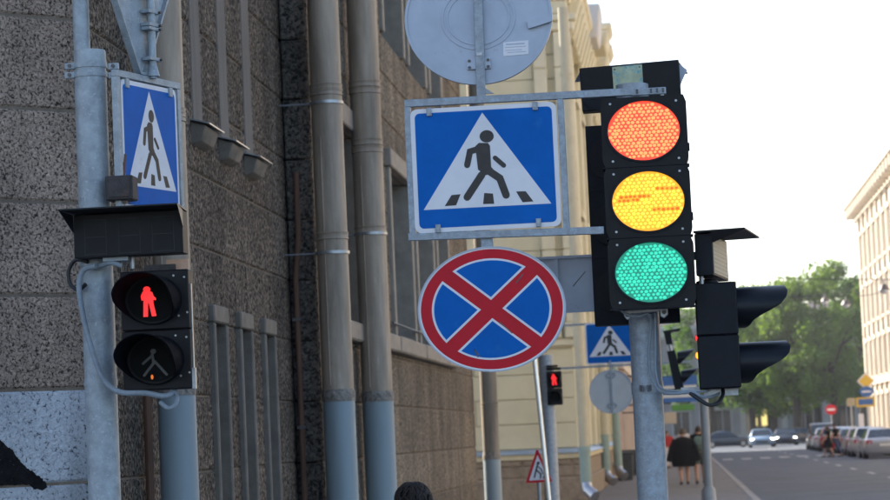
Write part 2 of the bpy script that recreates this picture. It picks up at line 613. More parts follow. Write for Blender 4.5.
# (1) chamfer facing the crossing
chn = Vector((ch.y, -ch.x, 0))
for i in range(len(ZC) - 1):
    blue = ZC[i + 1] < 2.25
    block(A0, ch, chn, 0, 5.0 - .002, ZC[i], ZC[i + 1], 'stone_block', 'stone_blue' if blue else 'stone', gb)
    if i:
        q0, q1 = A0 - chn * .012, A0 - chn * .012 + ch * 4.995
        MB().hexa([q0 + Vector((0, 0, ZC[i] - .012)), q1 + Vector((0, 0, ZC[i] - .012)), q1 - chn * .05 + Vector((0, 0, ZC[i] - .012)), q0 - chn * .05 + Vector((0, 0, ZC[i] - .012)),
                   q0 + Vector((0, 0, ZC[i] + .012)), q1 + Vector((0, 0, ZC[i] + .012)), q1 - chn * .05 + Vector((0, 0, ZC[i] + .012)), q0 - chn * .05 + Vector((0, 0, ZC[i] + .012))]).build('mortar_joint', 'mortar', gb)
# spray-painted mark on the blue blocks
fa = Vector((WX, CY, 0)) - ch * .0
def onch(px, py):
    r = ray(px, py)
    o = Vector((0, 0, EYE))
    t = (A0 - o).dot(chn) / r.dot(chn)
    return o + r * t
pts = [(-14, 430), (2, 442), (12, 450), (22, 464), (34, 473), (45, 481), (47, 487), (42, 490), (34, 489), (30, 484), (14, 485), (-14, 486)]
rg = random.Random(3)
pp = []
for (a, b) in zip(pts, pts[1:] + pts[:1]):
    nn_ = max(1, int(math.hypot(b[0] - a[0], b[1] - a[1]) / 1.6))
    for k in range(nn_):
        pp.append((a[0] + (b[0] - a[0]) * k / nn_ + rg.uniform(-.8, .8), a[1] + (b[1] - a[1]) * k / nn_ + rg.uniform(-.8, .8)))
pts = pp
fpt = [onch(*p) + chn * .003 for p in pts]
bpt = [onch(*p) - chn * .03 for p in pts]
n_ = len(pts)
MB().add(fpt + bpt, [tuple(range(n_))] + [(i, (i + 1) % n_, n_ + (i + 1) % n_, n_ + i) for i in range(n_)]).build('paint_mark', 'paint_black', gb)
# (2) street side up to the bay, with three slit windows
FINS = [PX(p, 330, WX).y for p in (216.3, 242.3, 266)]
STRIPS = [PX(p, 60, WX).y for p in (195, 221.5, 245.5)]
ops = [(f - CY - .26, f - CY + .26, .55, 2.73) for f in FINS]
p0 = Vector((WX, CY, 0))
Y_ = Vector((0, 1, 0))
X_ = Vector((1, 0, 0))
for i in range(len(ZC) - 1):
    for (l0, l1, z0, z1) in cut([(0.002, BY - CY, ZC[i], ZC[i + 1])], ops):
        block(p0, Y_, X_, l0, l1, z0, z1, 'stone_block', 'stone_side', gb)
    for (l0, l1, z0, z1) in cut([(0.02, BY - CY - .01, ZC[i] - .012, ZC[i] + .012)], ops) if i else []:
        MB().wbox(WX - .07, WX - .017, CY + l0, CY + l1, z0, z1).build('mortar_joint', 'mortar', gb)
for f in FINS:
    wv = MB()
    wv.wbox(WX - .3, WX - .16, f - .25, f + .25, .5, 2.76)
    wn_ = wv.build('slit_window', 'slit_panel', gb)
    MB().wbox(WX - .15, WX + .045, f - .29, f - .23, .5, 2.72).build('jamb', 'slit_frame', wn_, bevel=.012)
    MB().wbox(WX - .15, WX + .045, f + .23, f + .29, .5, 2.72).build('jamb', 'slit_frame', wn_, bevel=.012)
    MB().wbox(WX - .15, WX + .05, f - .30, f + .30, 2.724, 2.86).build('head', 'slit_frame', wn_, bevel=.012)
    MB().wbox(WX - .15, WX + .12, f - .35, f + .35, .40, .496).build('sill', 'slit_frame', wn_, bevel=.012)
for f in STRIPS:
    MB().wbox(WX - .02, WX + .008, f - .19, f + .19, 4.25, 13).build('pilaster_strip', 'smooth_plaster', gb, bevel=.01)
    cb = MB().add([(WX, f - .26, 4.05), (WX + .075, f - .26, 4.075), (WX + .115, f - .26, 4.19), (WX, f - .26, 4.225), (WX, f + .26, 4.05), (WX + .075, f + .26, 4.075), (WX + .115, f + .26, 4.19), (WX, f + .26, 4.225)],
                  [(0, 1, 2, 3), (7, 6, 5, 4), (0, 4, 5, 1), (1, 5, 6, 2), (2, 6, 7, 3)]).build('corbel', 'slit_frame', gb, bevel=.008)
    MB().hexa([(WX, f - .30, 4.235), (WX + .15, f - .30, 4.195), (WX + .15, f + .32, 4.195), (WX, f + .32, 4.235), (WX, f - .30, 4.247), (WX + .15, f - .30, 4.205), (WX + .15, f + .32, 4.205), (WX, f + .32, 4.247)]).build('metal_cap', 'zinc', cb)
# (3) return of the bay, facing the camera
for i in range(len(ZC) - 1):
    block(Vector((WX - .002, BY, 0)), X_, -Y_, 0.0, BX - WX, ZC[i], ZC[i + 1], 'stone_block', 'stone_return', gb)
# (4) bay with large windows
p0 = Vector((BX, BY, 0))
W1 = (PX(344, 250, BX).y - .25, PX(360, 250, BX).y)
W2 = (PX(389, 250, BX).y, PX(410, 250, BX).y)
W3 = (PX(413.5, 250, BX).y, PX(431, 250, BX).y)
W4 = (PX(434, 250, BX).y, PX(446, 250, BX).y)
WINS = [W1, W2, W3, W4]
zt, zb = 4.98, 2.98
ops = [(a - BY, b - BY, zb, zt) for a, b in WINS] + [(a - BY, b - BY, 6.6, 8.8) for a, b in WINS]
ops.append((W1[0] - .3 - BY, W4[1] + .3 - BY, zb - .2, zb))
for i in range(len(ZC) - 1):
    for (l0, l1, z0, z1) in cut([(0.002, EY - BY, ZC[i], ZC[i + 1])], ops):
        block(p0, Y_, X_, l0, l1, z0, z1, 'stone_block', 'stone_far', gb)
    for (l0, l1, z0, z1) in cut([(0.02, EY - BY - .01, ZC[i] - .012, ZC[i] + .012)], ops) if i else []:
        MB().wbox(BX - .07, BX - .017, BY + l0, BY + l1, z0, z1).build('mortar_joint', 'mortar', gb)
for a, b in WINS:
    for (z0, z1) in ((zb, zt), (6.6, 8.8)):
        wv = MB().wbox(BX - .28, BX - .26, a, b, z0, z1).build('window', 'pane_dark', gb)
        t = .14
        MB().wbox(BX - .25, BX + .05, a - .02, a + t, z0, z1).build('jamb', 'surround', wv, bevel=.012)
        MB().wbox(BX - .25, BX + .05, b - t, b + .02, z0, z1).build('jamb', 'surround', wv, bevel=.012)
        MB().wbox(BX - .25, BX + .08, a - .06, b + .06, z1 + .002, z1 + .22).build('lintel', 'surround', wv, bevel=.012)
        for q in (1, 2):
            yy = a + t + (b - a - 2 * t) * q / 3
            MB().wbox(BX - .255, BX - .20, yy - .03, yy + .03, z0, z1).build('mullion', 'window_frame', wv)
        MB().wbox(BX - .257, BX - .205, a + t, b - t, z0 + (z1 - z0) * .62, z0 + (z1 - z0) * .62 + .06).build('transom', 'window_frame', wv)
yy = W1[0] - .3
i = 0
while yy < W4[1] + .3:
    ln = min(1.5, W4[1] + .3 - yy)
    MB().wbox(BX - .08, BX + .10 + .01 * (i % 2), yy + .012, yy + ln - .012, zb - .2, zb - .006).build('sill_block', 'surround', gb, bevel=.018)
    yy += ln
    i += 1
MB().tube([(BX + .07, W2[0] - .5, zb + .13), (BX + .07, W4[1], zb + .13)], .012, 6).build('sill_rail', 'cable_black', gb)
# (5) end wall of the grey building, facing away
MB().wbox(-30, BX - .1, EY - .05, EY, 0, HT - .01).build('end_wall', 'stone_far', gb)
MB().hexa([(-30, A0.y - .1, HT), (BX + .5, A0.y - .1, HT), (BX + .5, EY + .1, HT), (-30, EY + .1, HT), (-30, A0.y, HT + .5), (BX + .3, A0.y, HT + .5), (BX + .3, EY, HT + .5), (-30, EY, HT + .5)]).build('eaves', 'roof_metal', gb)


# ------------------------------------------------------------------ downpipes on the grey building
def downpipe(px, py, X, wpx, rings, zblue, label, mtop='pipe_grey', mlow='pipe_blue', top=HT - .5, brk=None):
    c = PX(px, py, X)
    r = wpx * c.y / F / 2
    t = thing('downpipe', label, 'downpipe', (c.x, c.y, 0), 'downpipes on the grey building')
    MB().tube([(c.x, c.y, zblue), (c.x, c.y, zblue + 2.2), (c.x + .006, c.y, zblue + 4.4), (c.x, c.y, top)], r, 24).build('upper_pipe', mtop, t)
    MB().tube([(c.x, c.y, .35), (c.x, c.y, zblue - .01)], r * 1.02, 24).build('lower_pipe', mlow, t)
    MB().tube([(c.x, c.y, .36), (c.x + .02, c.y - .02, .22), (c.x + .18, c.y - .04, .08)], r, 18).build('outlet', mlow, t)
    MB().tube([(c.x, c.y, zblue - .05), (c.x, c.y, zblue + .02), (c.x, c.y, zblue + .06)], [r * 1.05, r * 1.09, r * 1.03], 24).build('sleeve', 'sealant', t)
    MB().tube([(c.x - r * .35, c.y - r * .94, zblue + .1), (c.x - r * .35, c.y - r * .94, zblue + 2.4)], .006, 6).build('seam', mtop, t)
    for q in rings:
        z = PX(px, q, X).z
        MB().tube([(c.x, c.y, z - .035), (c.x, c.y, z - .03), (c.x, c.y, z - .012), (c.x, c.y, z + .012), (c.x, c.y, z + .03), (c.x, c.y, z + .035)],
                  [r * 1.0, r * 1.07, r * 1.03, r * 1.03, r * 1.08, r * 1.0], 24).build('joint_ring', mtop, t)
    for q in (brk or []):
        z = PX(px, q, X).z
        b = MB().tube([(c.x, c.y, z - .014), (c.x, c.y, z + .014)], r * 1.09, 24)
        b.tube([(c.x - r, c.y - .02, z), (c.x - r - .35, c.y - .02, z)], .008, 6)
        b.build('bracket', 'steel', t)
    return t


downpipe(173, 300, -3.33, 38, [118, 122], PX(173, 388, -3.33).z, 'thick grey downpipe with pale blue foot just right of the left sign post')
downpipe(334.5, 300, -3.12, 32, [97, 101, 238], PX(338, 396, -3.12).z, 'left one of the two grey downpipes standing close together', brk=[111, 254])
downpipe(373.5, 300, -3.10, 31, [95, 101, 149, 156, 232], PX(379, 397, -3.10).z, 'right one of the two grey downpipes standing close together', brk=[236])
downpipe(489, 400, -3.06, 17, [405], PX(493, 456, -3.06).z, 'blotchy rust-brown downpipe below the round red and blue sign', 'pipe_corner', 'pipe_blue')
c = PX(303, 380, WX + .09)
t = thing('wall_conduit', 'thin rusty brown conduit running down the dark wall return', 'conduit', (c.x, BY - .06, 0))
zz = PX(303, 250, WX + .09).z
MB().tube([(WX + .11, BY - .04, zz + .7), (WX + .11, BY - .05, zz + .1), (WX + .07, BY - .05, zz - .3), (WX + .07, BY - .05, .3)], .028, 10).build('tube', 'pipe_rust', t)
for z in (.9, 1.9, 2.9):
    MB().wbox(WX + .03, WX + .11, BY - .085, BY - .001, z, z + .03).build('clip', 'bolt', t)
c = PX(149, 450, WX + .05)
t = thing('wall_conduit', 'rusty brown conduit behind the foot of the left downpipe', 'conduit', (c.x, c.y, 0))
MB().tube([(c.x, c.y, .1), (c.x, c.y, PX(149, 396, WX + .05).z)], .028, 10).build('tube', 'pipe_rust', t)
MB().wbox(WX, c.x + .035, c.y - .04, c.y + .04, 1.0, 1.03).build('clip', 'bolt', t)

# ------------------------------------------------------------------ yellow building
YX, YY0, YY1, YH = -2.62, 64.0, 101.0, 13.6
yb = thing('yellow_building', 'pale yellow stucco building with pilasters and bracketed cornice beyond the grey one', 'building', (YX - 5, YY0 + 25, 0))
MB().wbox(-24, YX - .05, YY0 + .06, YY1, 0, YH).build('core_wall', 'yellow_wall', yb)
PL = 1.25
pl = MB().wbox(-24, YX + .22, YY0 - .22, YY1, 0, .62).build('plinth', 'granite_brown', yb, bevel=.03)
xx = -8.0
i = 0
while xx < YX + .1:
    ln = min(1.3, YX + .16 - xx)
    for r_, (za, zb_) in enumerate(((.64, .93), (.94, 1.10))):
        MB().wbox(xx + .02, xx + ln - .02, YY0 - .14 - .02 * r_, YY0 + .05, za, zb_).build('granite_block', 'granite_brown', pl, bevel=.03)
    xx += ln
MB().wbox(-24, YX + .13, YY0 - .12, YY1, .6, 1.08).build('base_band', 'granite_brown', yb)
MB().wbox(-24, YX + .20, YY0 - .2, YY1, 1.1, PL).build('ledge', 'cream_ledge', yb, bevel=.02)
MB().hexa([(-24, YY0 - .26, PL + .002), (YX + .26, YY0 - .26, PL + .002), (YX + .26, YY1, PL + .002), (-24, YY1, PL + .002), (-24, YY0 - .0, PL + .12), (YX + .02, YY0 - .0, PL + .12), (YX + .02, YY1, PL + .12), (-24, YY1, PL + .12)]).build('ledge_flashing', 'flashing', yb)
# rusticated blocks on the end that faces the camera
row = 0
z = PL + .13
while z < 12.4:
    xx = -6.6 - (.55 if row % 2 else 0)
    while xx < YX - .01:
        ln = 1.9 if xx + 2.3 < YX else YX - xx
        block(Vector((xx, YY0, 0)), X_, -Y_, 0, ln, z, z + .64, 'rustic_block', 'yellow_wall', yb, depth=.05, gap=.008, bev=.016)
        xx += ln
    z += .64
    row += 1
# pilasters on that end
for (pa, pb) in ((540, 553), (561, 579)):
    xa, xb = P(pa, 200, YY0).x, P(pb, 200, YY0).x
    pz = MB().wbox(xa + .03, xb - .03, YY0 - .13, YY0 + .01, 4.6, 12.2).build('pilaster', 'yellow_wall', yb)
    for q in range(8):
        MB().wbox(xa, xb, YY0 - .17, YY0 - .132, 4.61 + .95 * q, 4.61 + .95 * q + .92).build('pilaster_block', 'yellow_trim', pz, bevel=.015)
    MB().wbox(xa - .06, xb + .06, YY0 - .22, YY0 + .01, 4.2, 4.596).build('pilaster_base', 'yellow_trim', pz, bevel=.03)
    MB().wbox(xa - .08, xb + .08, YY0 - .24, YY0 + .01, 12.204, 12.45).build('capital', 'yellow_trim', pz, bevel=.04)
    MB().wbox(xa - .16, xb + .16, YY0 - .34, YY0 + .01, 12.454, 12.62).build('abacus', 'yellow_trim', pz, bevel=.03)
MB().wbox(-24, YX + .12, YY0 - .12, YY0 - .002, 4.0, 4.196).build('string_course', 'yellow_trim', yb, bevel=.03)
# street side: windows, pilasters
wproto = None
col = 0
yc = YY0 + 3.0
while yc < YY1 - 2:
    for zf in (2.3, 5.6, 8.9):
        if wproto is None:
            a = MB().wbox(YX - .3, YX - .02, yc - .7, yc + .7, zf, zf + 2.2).build('window', 'pane_dark', yb)
            b1 = MB().wbox(YX - .05, YX + .07, yc - .9, yc - .702, zf - .1, zf + 2.3).add([], []).build('window_frame', 'yellow_trim', a)
            b2 = MB().wbox(YX - .05, YX + .07, yc + .702, yc + .9, zf - .1, zf + 2.3).build('window_frame', 'yellow_trim', a)
            b3 = MB().wbox(YX - .05, YX + .18, yc - 1.0, yc + 1.0, zf + 2.302, zf + 2.5).build('window_hood', 'yellow_trim', a)
            wproto = (a, [b1, b2, b3], yc, zf)
        else:
            n = wproto[0].copy()
            COL.objects.link(n)
            n.location = (0, yc - wproto[2], zf - wproto[3])
            for q in wproto[1]:
                m_ = q.copy()
                COL.objects.link(m_)
                m_.parent = n
    MB().wbox(YX - .04, YX + .16, yc + 1.6, yc + 2.3, PL + .13, 12.58).build('pilaster', 'yellow_trim', yb, bevel=.02)
    yc += 4.4
# cornice
MB().wbox(-24, YX + .25, YY0 - .25, YY1 + .05, 12.64, 13.0).build('frieze', 'yellow_trim', yb, bevel=.03)
MB().hexa([(-24, YY0 - .3, 13.002), (YX + .3, YY0 - .3, 13.002), (YX + .3, YY1 + .1, 13.002), (-24, YY1 + .1, 13.002), (-24, YY0 - .6, 13.55), (YX + .6, YY0 - .6, 13.55), (YX + .6, YY1 + .5, 13.55), (-24, YY1 + .5, 13.55)]).build('cornice', 'yellow_trim', yb)
MB().wbox(-24, YX + .66, YY0 - .66, YY1 + .55, 13.552, 13.85).build('cornice_lip', 'yellow_trim', yb, bevel=.05)
br = None
yc = YY0 + .6
while yc < YY1:
    if br is None:
        br = MB().hexa([(YX + .25, yc, 12.3), (YX + .34, yc, 12.3), (YX + .34, yc + .4, 12.3), (YX + .25, yc + .4, 12.3), (YX + .25, yc, 13.2), (YX + .62, yc, 13.2), (YX + .62, yc + .4, 13.2), (YX + .25, yc + .4, 13.2)]).build('cornice_bracket', 'yellow_trim', yb, bevel=.03)
        y0b = yc
    else:
        o = br.copy()
        COL.objects.link(o)
        o.location.y = yc - y0b
    yc += 1.35
MB().wbox(-23, YX - .4, YY0 + .5, YY1 - .5, YH + .26, YH + 1.2).build('attic', 'pale_plaster', yb)
for (Yc, xa, xb, ya, yb_, nm, mm) in ((72.5, 588, 601, 37, 3, 'parapet_block', 'pale_plaster'), (75.0, 596, 609, 45, 30, 'cornice_ornament', 'yellow_trim'), (75.4, 599, 612, 29.5, 22, 'cornice_ornament', 'yellow_trim'),
                                     (78.5, 600, 609, 66, 53, 'cornice_ornament', 'yellow_trim'), (78.9, 601, 613, 52.5, 44, 'cornice_ornament', 'yellow_trim')):
    p_, q_ = P(xa, (ya + yb_) / 2, Yc), P(xb, (ya + yb_) / 2, Yc)
    z0_, z1_ = P(xb, ya, Yc).z, P(xb, yb_, Yc).z
    MB().hexa([(YX + .2, Yc, z0_), (q_.x - .12, Yc, z0_), (q_.x - .12, Yc + 2.4, z0_), (YX + .2, Yc + 2.4, z0_), (YX + .2, Yc, z1_), (q_.x, Yc, z1_), (q_.x, Yc + 2.4, z1_), (YX + .2, Yc + 2.4, z1_)]).build(nm, mm, yb, bevel=.05)


def wall_pipe(px, py_el, X, r, m1, m2, zc_, label):
    c = PX(px, py_el, X)
    t = thing('downpipe', label, 'downpipe', (c.x, c.y, 0), 'downpipes along the yellow building')
    MB().tube([(c.x, c.y, zc_), (c.x, c.y, 12.3)], r, 14).build('upper_pipe', m1, t)
    MB().tube([(c.x, c.y, .5), (c.x, c.y, zc_ - .01)], r * 1.02, 14).build('lower_pipe', m2, t)
    MB().tube([(c.x, c.y, .5), (c.x + .03, c.y - .1, .34), (c.x + .22, c.y - .3, .18)], [r * 1.02, r * 1.05, r * 1.1], 14).build('outlet', 'zinc', t)
    MB().tube([(c.x, c.y, zc_ - .06), (c.x, c.y, zc_ + .06)], r * 1.15, 14).build('collar', m2, t)
    for z in (4.4, 7.5, 10.6):
        MB().tube([(c.x, c.y, z), (c.x, c.y, z + .05)], r * 1.15, 14).build('collar', m1, t)
    return c


wall_pipe(586, 480, -2.36, .135, 'pipe_yellow', 'pipe_green', 1.35, 'yellow downpipe with grey-green foot at the near corner of the yellow building')
wall_pipe(606, 468, -2.36, .14, 'pipe_yellow', 'pipe_green', 1.6, 'middle pale downpipe along the yellow facade')
wall_pipe(618, 462, -2.20, .15, 'pipe_green', 'pipe_green', 1.6, 'farthest pale green downpipe along the yellow facade')


# ------------------------------------------------------------------ further buildings
def simple_house(name, label, x0, x1, y0, y1, h, mw, mt, face, floors, step, ww, wh, z0=1.0, lit=None, cornice=True, wins_from=None, cat='building', pane='pane_dark'):
    """face: 'E' faces +X, 'W' faces -X, 'S' faces the camera"""
    t = thing(name, label, cat, ((x0 + x1) / 2, (y0 + y1) / 2, 0))
    MB().wbox(x0, x1, y0, y1, 0, h).build('wall', mw, t)
    if face in 'EW':
        X = x1 if face == 'E' else x0
        s = 1 if face == 'E' else -1
        lo, hi = y0, y1
        fp = lambda a, z, d: (X + s * d, a, z)
    else:
        lo, hi = x0, x1
        fp = lambda a, z, d: (a, y0 - d, z)

    def bx(a0, a1, za, zb_, d0, d1):
        return MB().hexa([fp(a0, za, d0), fp(a1, za, d0), fp(a1, za, d1), fp(a0, za, d1), fp(a0, zb_, d0), fp(a1, zb_, d0), fp(a1, zb_, d1), fp(a0, zb_, d1)])
    proto = None
    a = lo + step / 2
    n = 0
    while a < hi - step / 3:
        if wins_from is None or a > wins_from:
            for fl in range(floors):
                z = z0 + fl * (h - z0 - 1.2) / floors
                islit = lit and (n, fl) in lit
                if proto is None or islit:
                    wdw = bx(a - ww / 2, a + ww / 2, z, z + wh, .004, .03).build('window', 'lit_window' if islit else pane, t)
                    ch_ = [bx(a - ww / 2 - .22, a - ww / 2, z - .1, z + wh + .1, -.05, .14).build('window_frame', mt, wdw),
                           bx(a + ww / 2, a + ww / 2 + .22, z - .1, z + wh + .1, -.05, .14).build('window_frame', mt, wdw),
                           bx(a - ww / 2 - .3, a + ww / 2 + .3, z + wh + .11, z + wh + .38, -.05, .26).build('window_hood', mt, wdw),
                           bx(a - ww / 2 - .3, a + ww / 2 + .3, z - .28, z - .11, -.05, .22).build('sill', mt, wdw),
                           bx(a - .05, a + .05, z, z + wh, .02, .06).build('mullion', mt, wdw)]
                    if not islit:
                        proto = (wdw, ch_, a, z)
                else:
                    o = proto[0].copy()
                    COL.objects.link(o)
                    if face in 'EW':
                        o.location = (0, a - proto[2], z - proto[3])
                    else:
                        o.location = (a - proto[2], 0, z - proto[3])
                    for q in proto[1]:
                        m_ = q.copy()
                        COL.objects.link(m_)
                        m_.parent = o
            bx(a + step / 2 - .3, a + step / 2 + .3, .8, h - 1.3, -.02, .2).build('pilaster', mt, t)
        a += step
        n += 1
    bx(lo, hi, 0, .78, -.02, .18).build('plinth', mt, t)
    bx(lo - .05, hi + .05, 4.3, 4.7, -.02, .22).build('string_course', mt, t)
    if cornice:
        bx(lo - .1, hi + .1, h - 1.28, h - .7, -.02, .25).build('frieze', mt, t)
        bx(lo - .7, hi + .7, h - .3, h + .12, -.02, 1.0).build('cornice', mt, t)
        bx(lo - .3, hi + .3, h - .69, h - .31, -.02, .55).build('cornice_step', mt, t)
        a = lo + .3
        bp = None
        while a < hi:
            if wins_from is None or a > wins_from:
                if bp is None:
                    bp = bx(a, a + .8, h - 1.1, h - .32, .2, .92).build('cornice_bracket', mt, t, bevel=.08)
                    ba = a
                else:
                    o = bp.copy()
                    COL.objects.link(o)
                    if face in 'EW':
                        o.location = (0, a - ba, 0)
                    else:
                        o.location = (a - ba, 0, 0)
            a += 2.2
    rf = MB()
    rf.hexa([(x0, y0, h + .12), (x1, y0, h + .12), (x1, y1, h + .12), (x0, y1, h + .12), (x0 + 3, y0 + 3, h + 2.2), (x1 - 3, y0 + 3, h + 2.2), (x1 - 3, y1 - 3, h + 2.2), (x0 + 3, y1 - 3, h + 2.2)])
    rf.build('roof', 'roof_metal', t)
    return t


simple_house('pink_building', 'dull pink building beyond the yellow one at the pavement', -22, -2.4, 101.8, 140, 11.5, 'pink_wall', 'cream_trim', 'E', 3, 4.5, 1.4, 2.2)
simple_house('ochre_building', 'ochre building at the far end of the left pavement', -22, -2.0, 140.2, 186, 11.5, 'ochre_wall', 'cream_trim', 'E', 3, 4.5, 1.4, 2.4)
rb = simple_house('cream_building', 'sunlit cream building with bracketed cornice across the street', 14.4, 34, 30, 193, 18.2, 'cream_wall', 'cream_trim', 'W', 4, 4.2, 1.5, 2.4, wins_from=120, pane='pane_sky_reflection')
fb = simple_house('grey_far_building', 'shaded grey building behind the trees at the end of the street', -46, 58, 268, 284, 12.5, 'grey_wall', 'grey_trim', 'S', 3, 4.4, 1.7, 2.4, lit=[])
# lit shop doorway in the far building
for px in (752, 762):
    a, b = P(px, 425, 267.4), P(px + 4.5, 408, 267.4)
    MB().wbox(a.x, b.x, 267.3, 267.9, 1.6, 3.5).build('lit_window', 'lit_window', fb)


# ------------------------------------------------------------------ trees
def tree(px, Y, h, rx, crown_lo, seed, m, label, nclump=70, nleaf=240, trunk=.38):
    nclump = int(nclump * .70)
    rnd = random.Random(seed)
    b = P(px, 428, Y)
    base = Vector((b.x, Y, 0))
    t = thing('street_tree', label, 'tree', base, 'trees round the far square')
    tk = MB()
    top = base + Vector((rnd.uniform(-.6, .6), rnd.uniform(-.4, .4), h * .62))
    tk.tube([base, base + Vector((.05, 0, h * .18)), base + (top - base) * .6, top], [trunk * 1.25, trunk, trunk * .75, trunk * .35], 10)
    trk = tk.build('trunk', 'bark', t)
    cl = []
    zc = (h + crown_lo) / 2
    hz = (h - crown_lo) / 2
    for i in range(nclump):
        a = rnd.uniform(0, 2 * math.pi)
        zz = rnd.uniform(-1, 1)
        rr = math.sqrt(max(0, 1 - abs(zz) ** 2.2)) * rnd.uniform(.35, 1.0) ** .6
        cl.append(base + Vector((math.cos(a) * rr * rx, math.sin(a) * rr * rx * .8, zc + zz * hz * rnd.uniform(.8, 1.05) - base.z)))
    lm = MB()
    for i in range(9):
        c = cl[i * 7 % nclump]
        s0 = base + (top - base) * rnd.uniform(.35, .95)
        md = (s0 + c) / 2 + Vector((0, 0, .4))
        lm.tube([s0, md, c], [trunk * .4, trunk * .25, .05], 6)
    lm.build('limb', 'bark', t)
    vs, fs = [], []
    for c in cl:
        R = rnd.uniform(.65, 1.4) * (.6 + rx / 12)
        for k in range(nleaf):
            d = Vector((rnd.gauss(0, 1), rnd.gauss(0, 1), rnd.gauss(0, .75)))
            d = d.normalized() * R * rnd.uniform(.25, 1.0) ** .5
            p = c + d
            s_ = rnd.uniform(.13, .25)
            a1 = Vector((rnd.gauss(0, 1), rnd.gauss(0, 1), rnd.gauss(0, .6))).normalized()
            a2 = a1.cross(Vector((rnd.gauss(0, 1), rnd.gauss(0, 1), rnd.gauss(0, 1)))).normalized()
            n = len(vs)
            vs += [p - a1 * s_, p + a2 * s_ * .6, p + a1 * s_, p - a2 * s_ * .6]
            fs.append((n, n + 1, n + 2, n + 3))
    me = bpy.data.meshes.new('crown')
    me.from_pydata([v - base for v in vs], [], fs)
    me.materials.append(MATS[m])
    o = bpy.data.objects.new('crown', me)
    COL.objects.link(o)
    o.parent = t


tree(752, 236, 14.8, 5.4, 3.8, 1, 'leaf_b', 'leftmost broad tree of the square, just right of the black signal visors', nclump=80)
tree(797, 232, 14.8, 5.6, 3.8, 2, 'leaf_a', 'tall leafy tree in the middle of the square', nclump=80)
tree(836, 230, 15.6, 6.2, 3.6, 3, 'leaf_a', 'tallest leafy tree beside the cream building', nclump=95)
tree(712, 246, 15.5, 5.0, 3.6, 4, 'leaf_b', 'tree behind the pavement end, left of the black signal visors')
tree(864, 246, 15.6, 5.0, 3.2, 5, 'leaf_b', 'tree half hidden behind the cream building corner')
tree(774, 258, 14.8, 5.8, 3.0, 6, 'leaf_c', 'paler tree in the back row of the square, left of centre')
tree(818, 258, 15.6, 5.6, 3.0, 7, 'leaf_c', 'paler tree in the back row of the square, right of centre')

# ------------------------------------------------------------------ signs: shared figures
ZS = 3.335
MAIN_Y = 12.4
fm = Fr(485.3, 167.4, MAIN_Y)


def zl(zx, zy):          # enlarged-photo coordinates of the big crossing sign -> its own plane
    p = P(390 + zx / ZS, 90 + zy / ZS, MAIN_Y)
    d = p - fm.o
    return (d.x / fm.k, d.z / fm.k)


TRI = [zl(307, 75), zl(538, 378), zl(112, 400)]
FIG_STROKES = [([zl(303, 193), zl(266, 205), zl(257, 250)], 21 / ZS), ([zl(306, 282), zl(257, 357)], 25 / ZS), ([zl(318, 262), zl(366, 294), zl(387, 350)], 25 / ZS), ([zl(350, 226), zl(379, 251)], 16 / ZS)]
FIG_TORSO = [zl(284, 187), zl(296, 176), zl(326, 176), zl(333, 186), zl(337, 256), zl(352, 273), zl(318, 284), zl(293, 265)]
FIG_HEAD = (zl(322, 154), 24 / ZS, 21 / ZS)
STRIPES = [[zl(*p) for p in q] for q in ([(205, 350), (235, 347), (220, 384), (182, 387)], [(314, 343), (343, 345), (347, 379), (310, 380)], [(420, 338), (452, 337), (478, 371), (442, 374)])]


def rrect(hw, hh, r, n=5):
    pts = []
    for cx, cy, a0 in ((hw - r, hh - r, 0), (-hw + r, hh - r, 90), (-hw + r, -hh + r, 180), (hw - r, -hh + r, 270)):
        for i in range(n + 1):
            a = rad(a0 + 90 * i / n)
            pts.append((cx + r * math.cos(a), cy + r * math.sin(a)))
    return pts


def crossing_sign_face(t, fr, w=0.0, sx=1.0, detail=True, e=.2):
    """square blue plate with white triangle and walking figure; w is the front face of the plate"""
    S_ = lambda pts: [(u * sx, v) for u, v in pts]
    pl_ = MB().prism(fr, S_(rrect(74, 63, 7)), w, w + 2.4 * e / .2).build('plate', 'sign_white', t)
    MB().prism(fr, S_(rrect(69.5, 58.5, 5)), w - e, w + e).build('blue_field', 'sign_blue', pl_)
    tri = S_(TRI)
    MB().prism(fr, tri, w - 2 * e, w + e).build('white_triangle', 'sign_white', pl_)
    fg = MB()
    fg.ellipse(fr, FIG_HEAD[0][0] * sx, FIG_HEAD[0][1], FIG_HEAD[1] * sx, FIG_HEAD[2], w - 3 * e, w - e, 24)
    fg.prism(fr, S_(FIG_TORSO), w - 3.05 * e, w - e)
    for i, (pth, wd) in enumerate(FIG_STROKES):
        fg.stroke(fr, S_(pth), wd * (sx if sx > .9 else .75), w - (3.1 + .06 * i) * e, w - e)
    fg.build('walking_figure', 'sign_black', pl_)
    for q in STRIPES:
        MB().prism(fr, S_(q), w - 3 * e, w - e).build('crossing_stripe', 'sign_black', pl_)
    return pl_


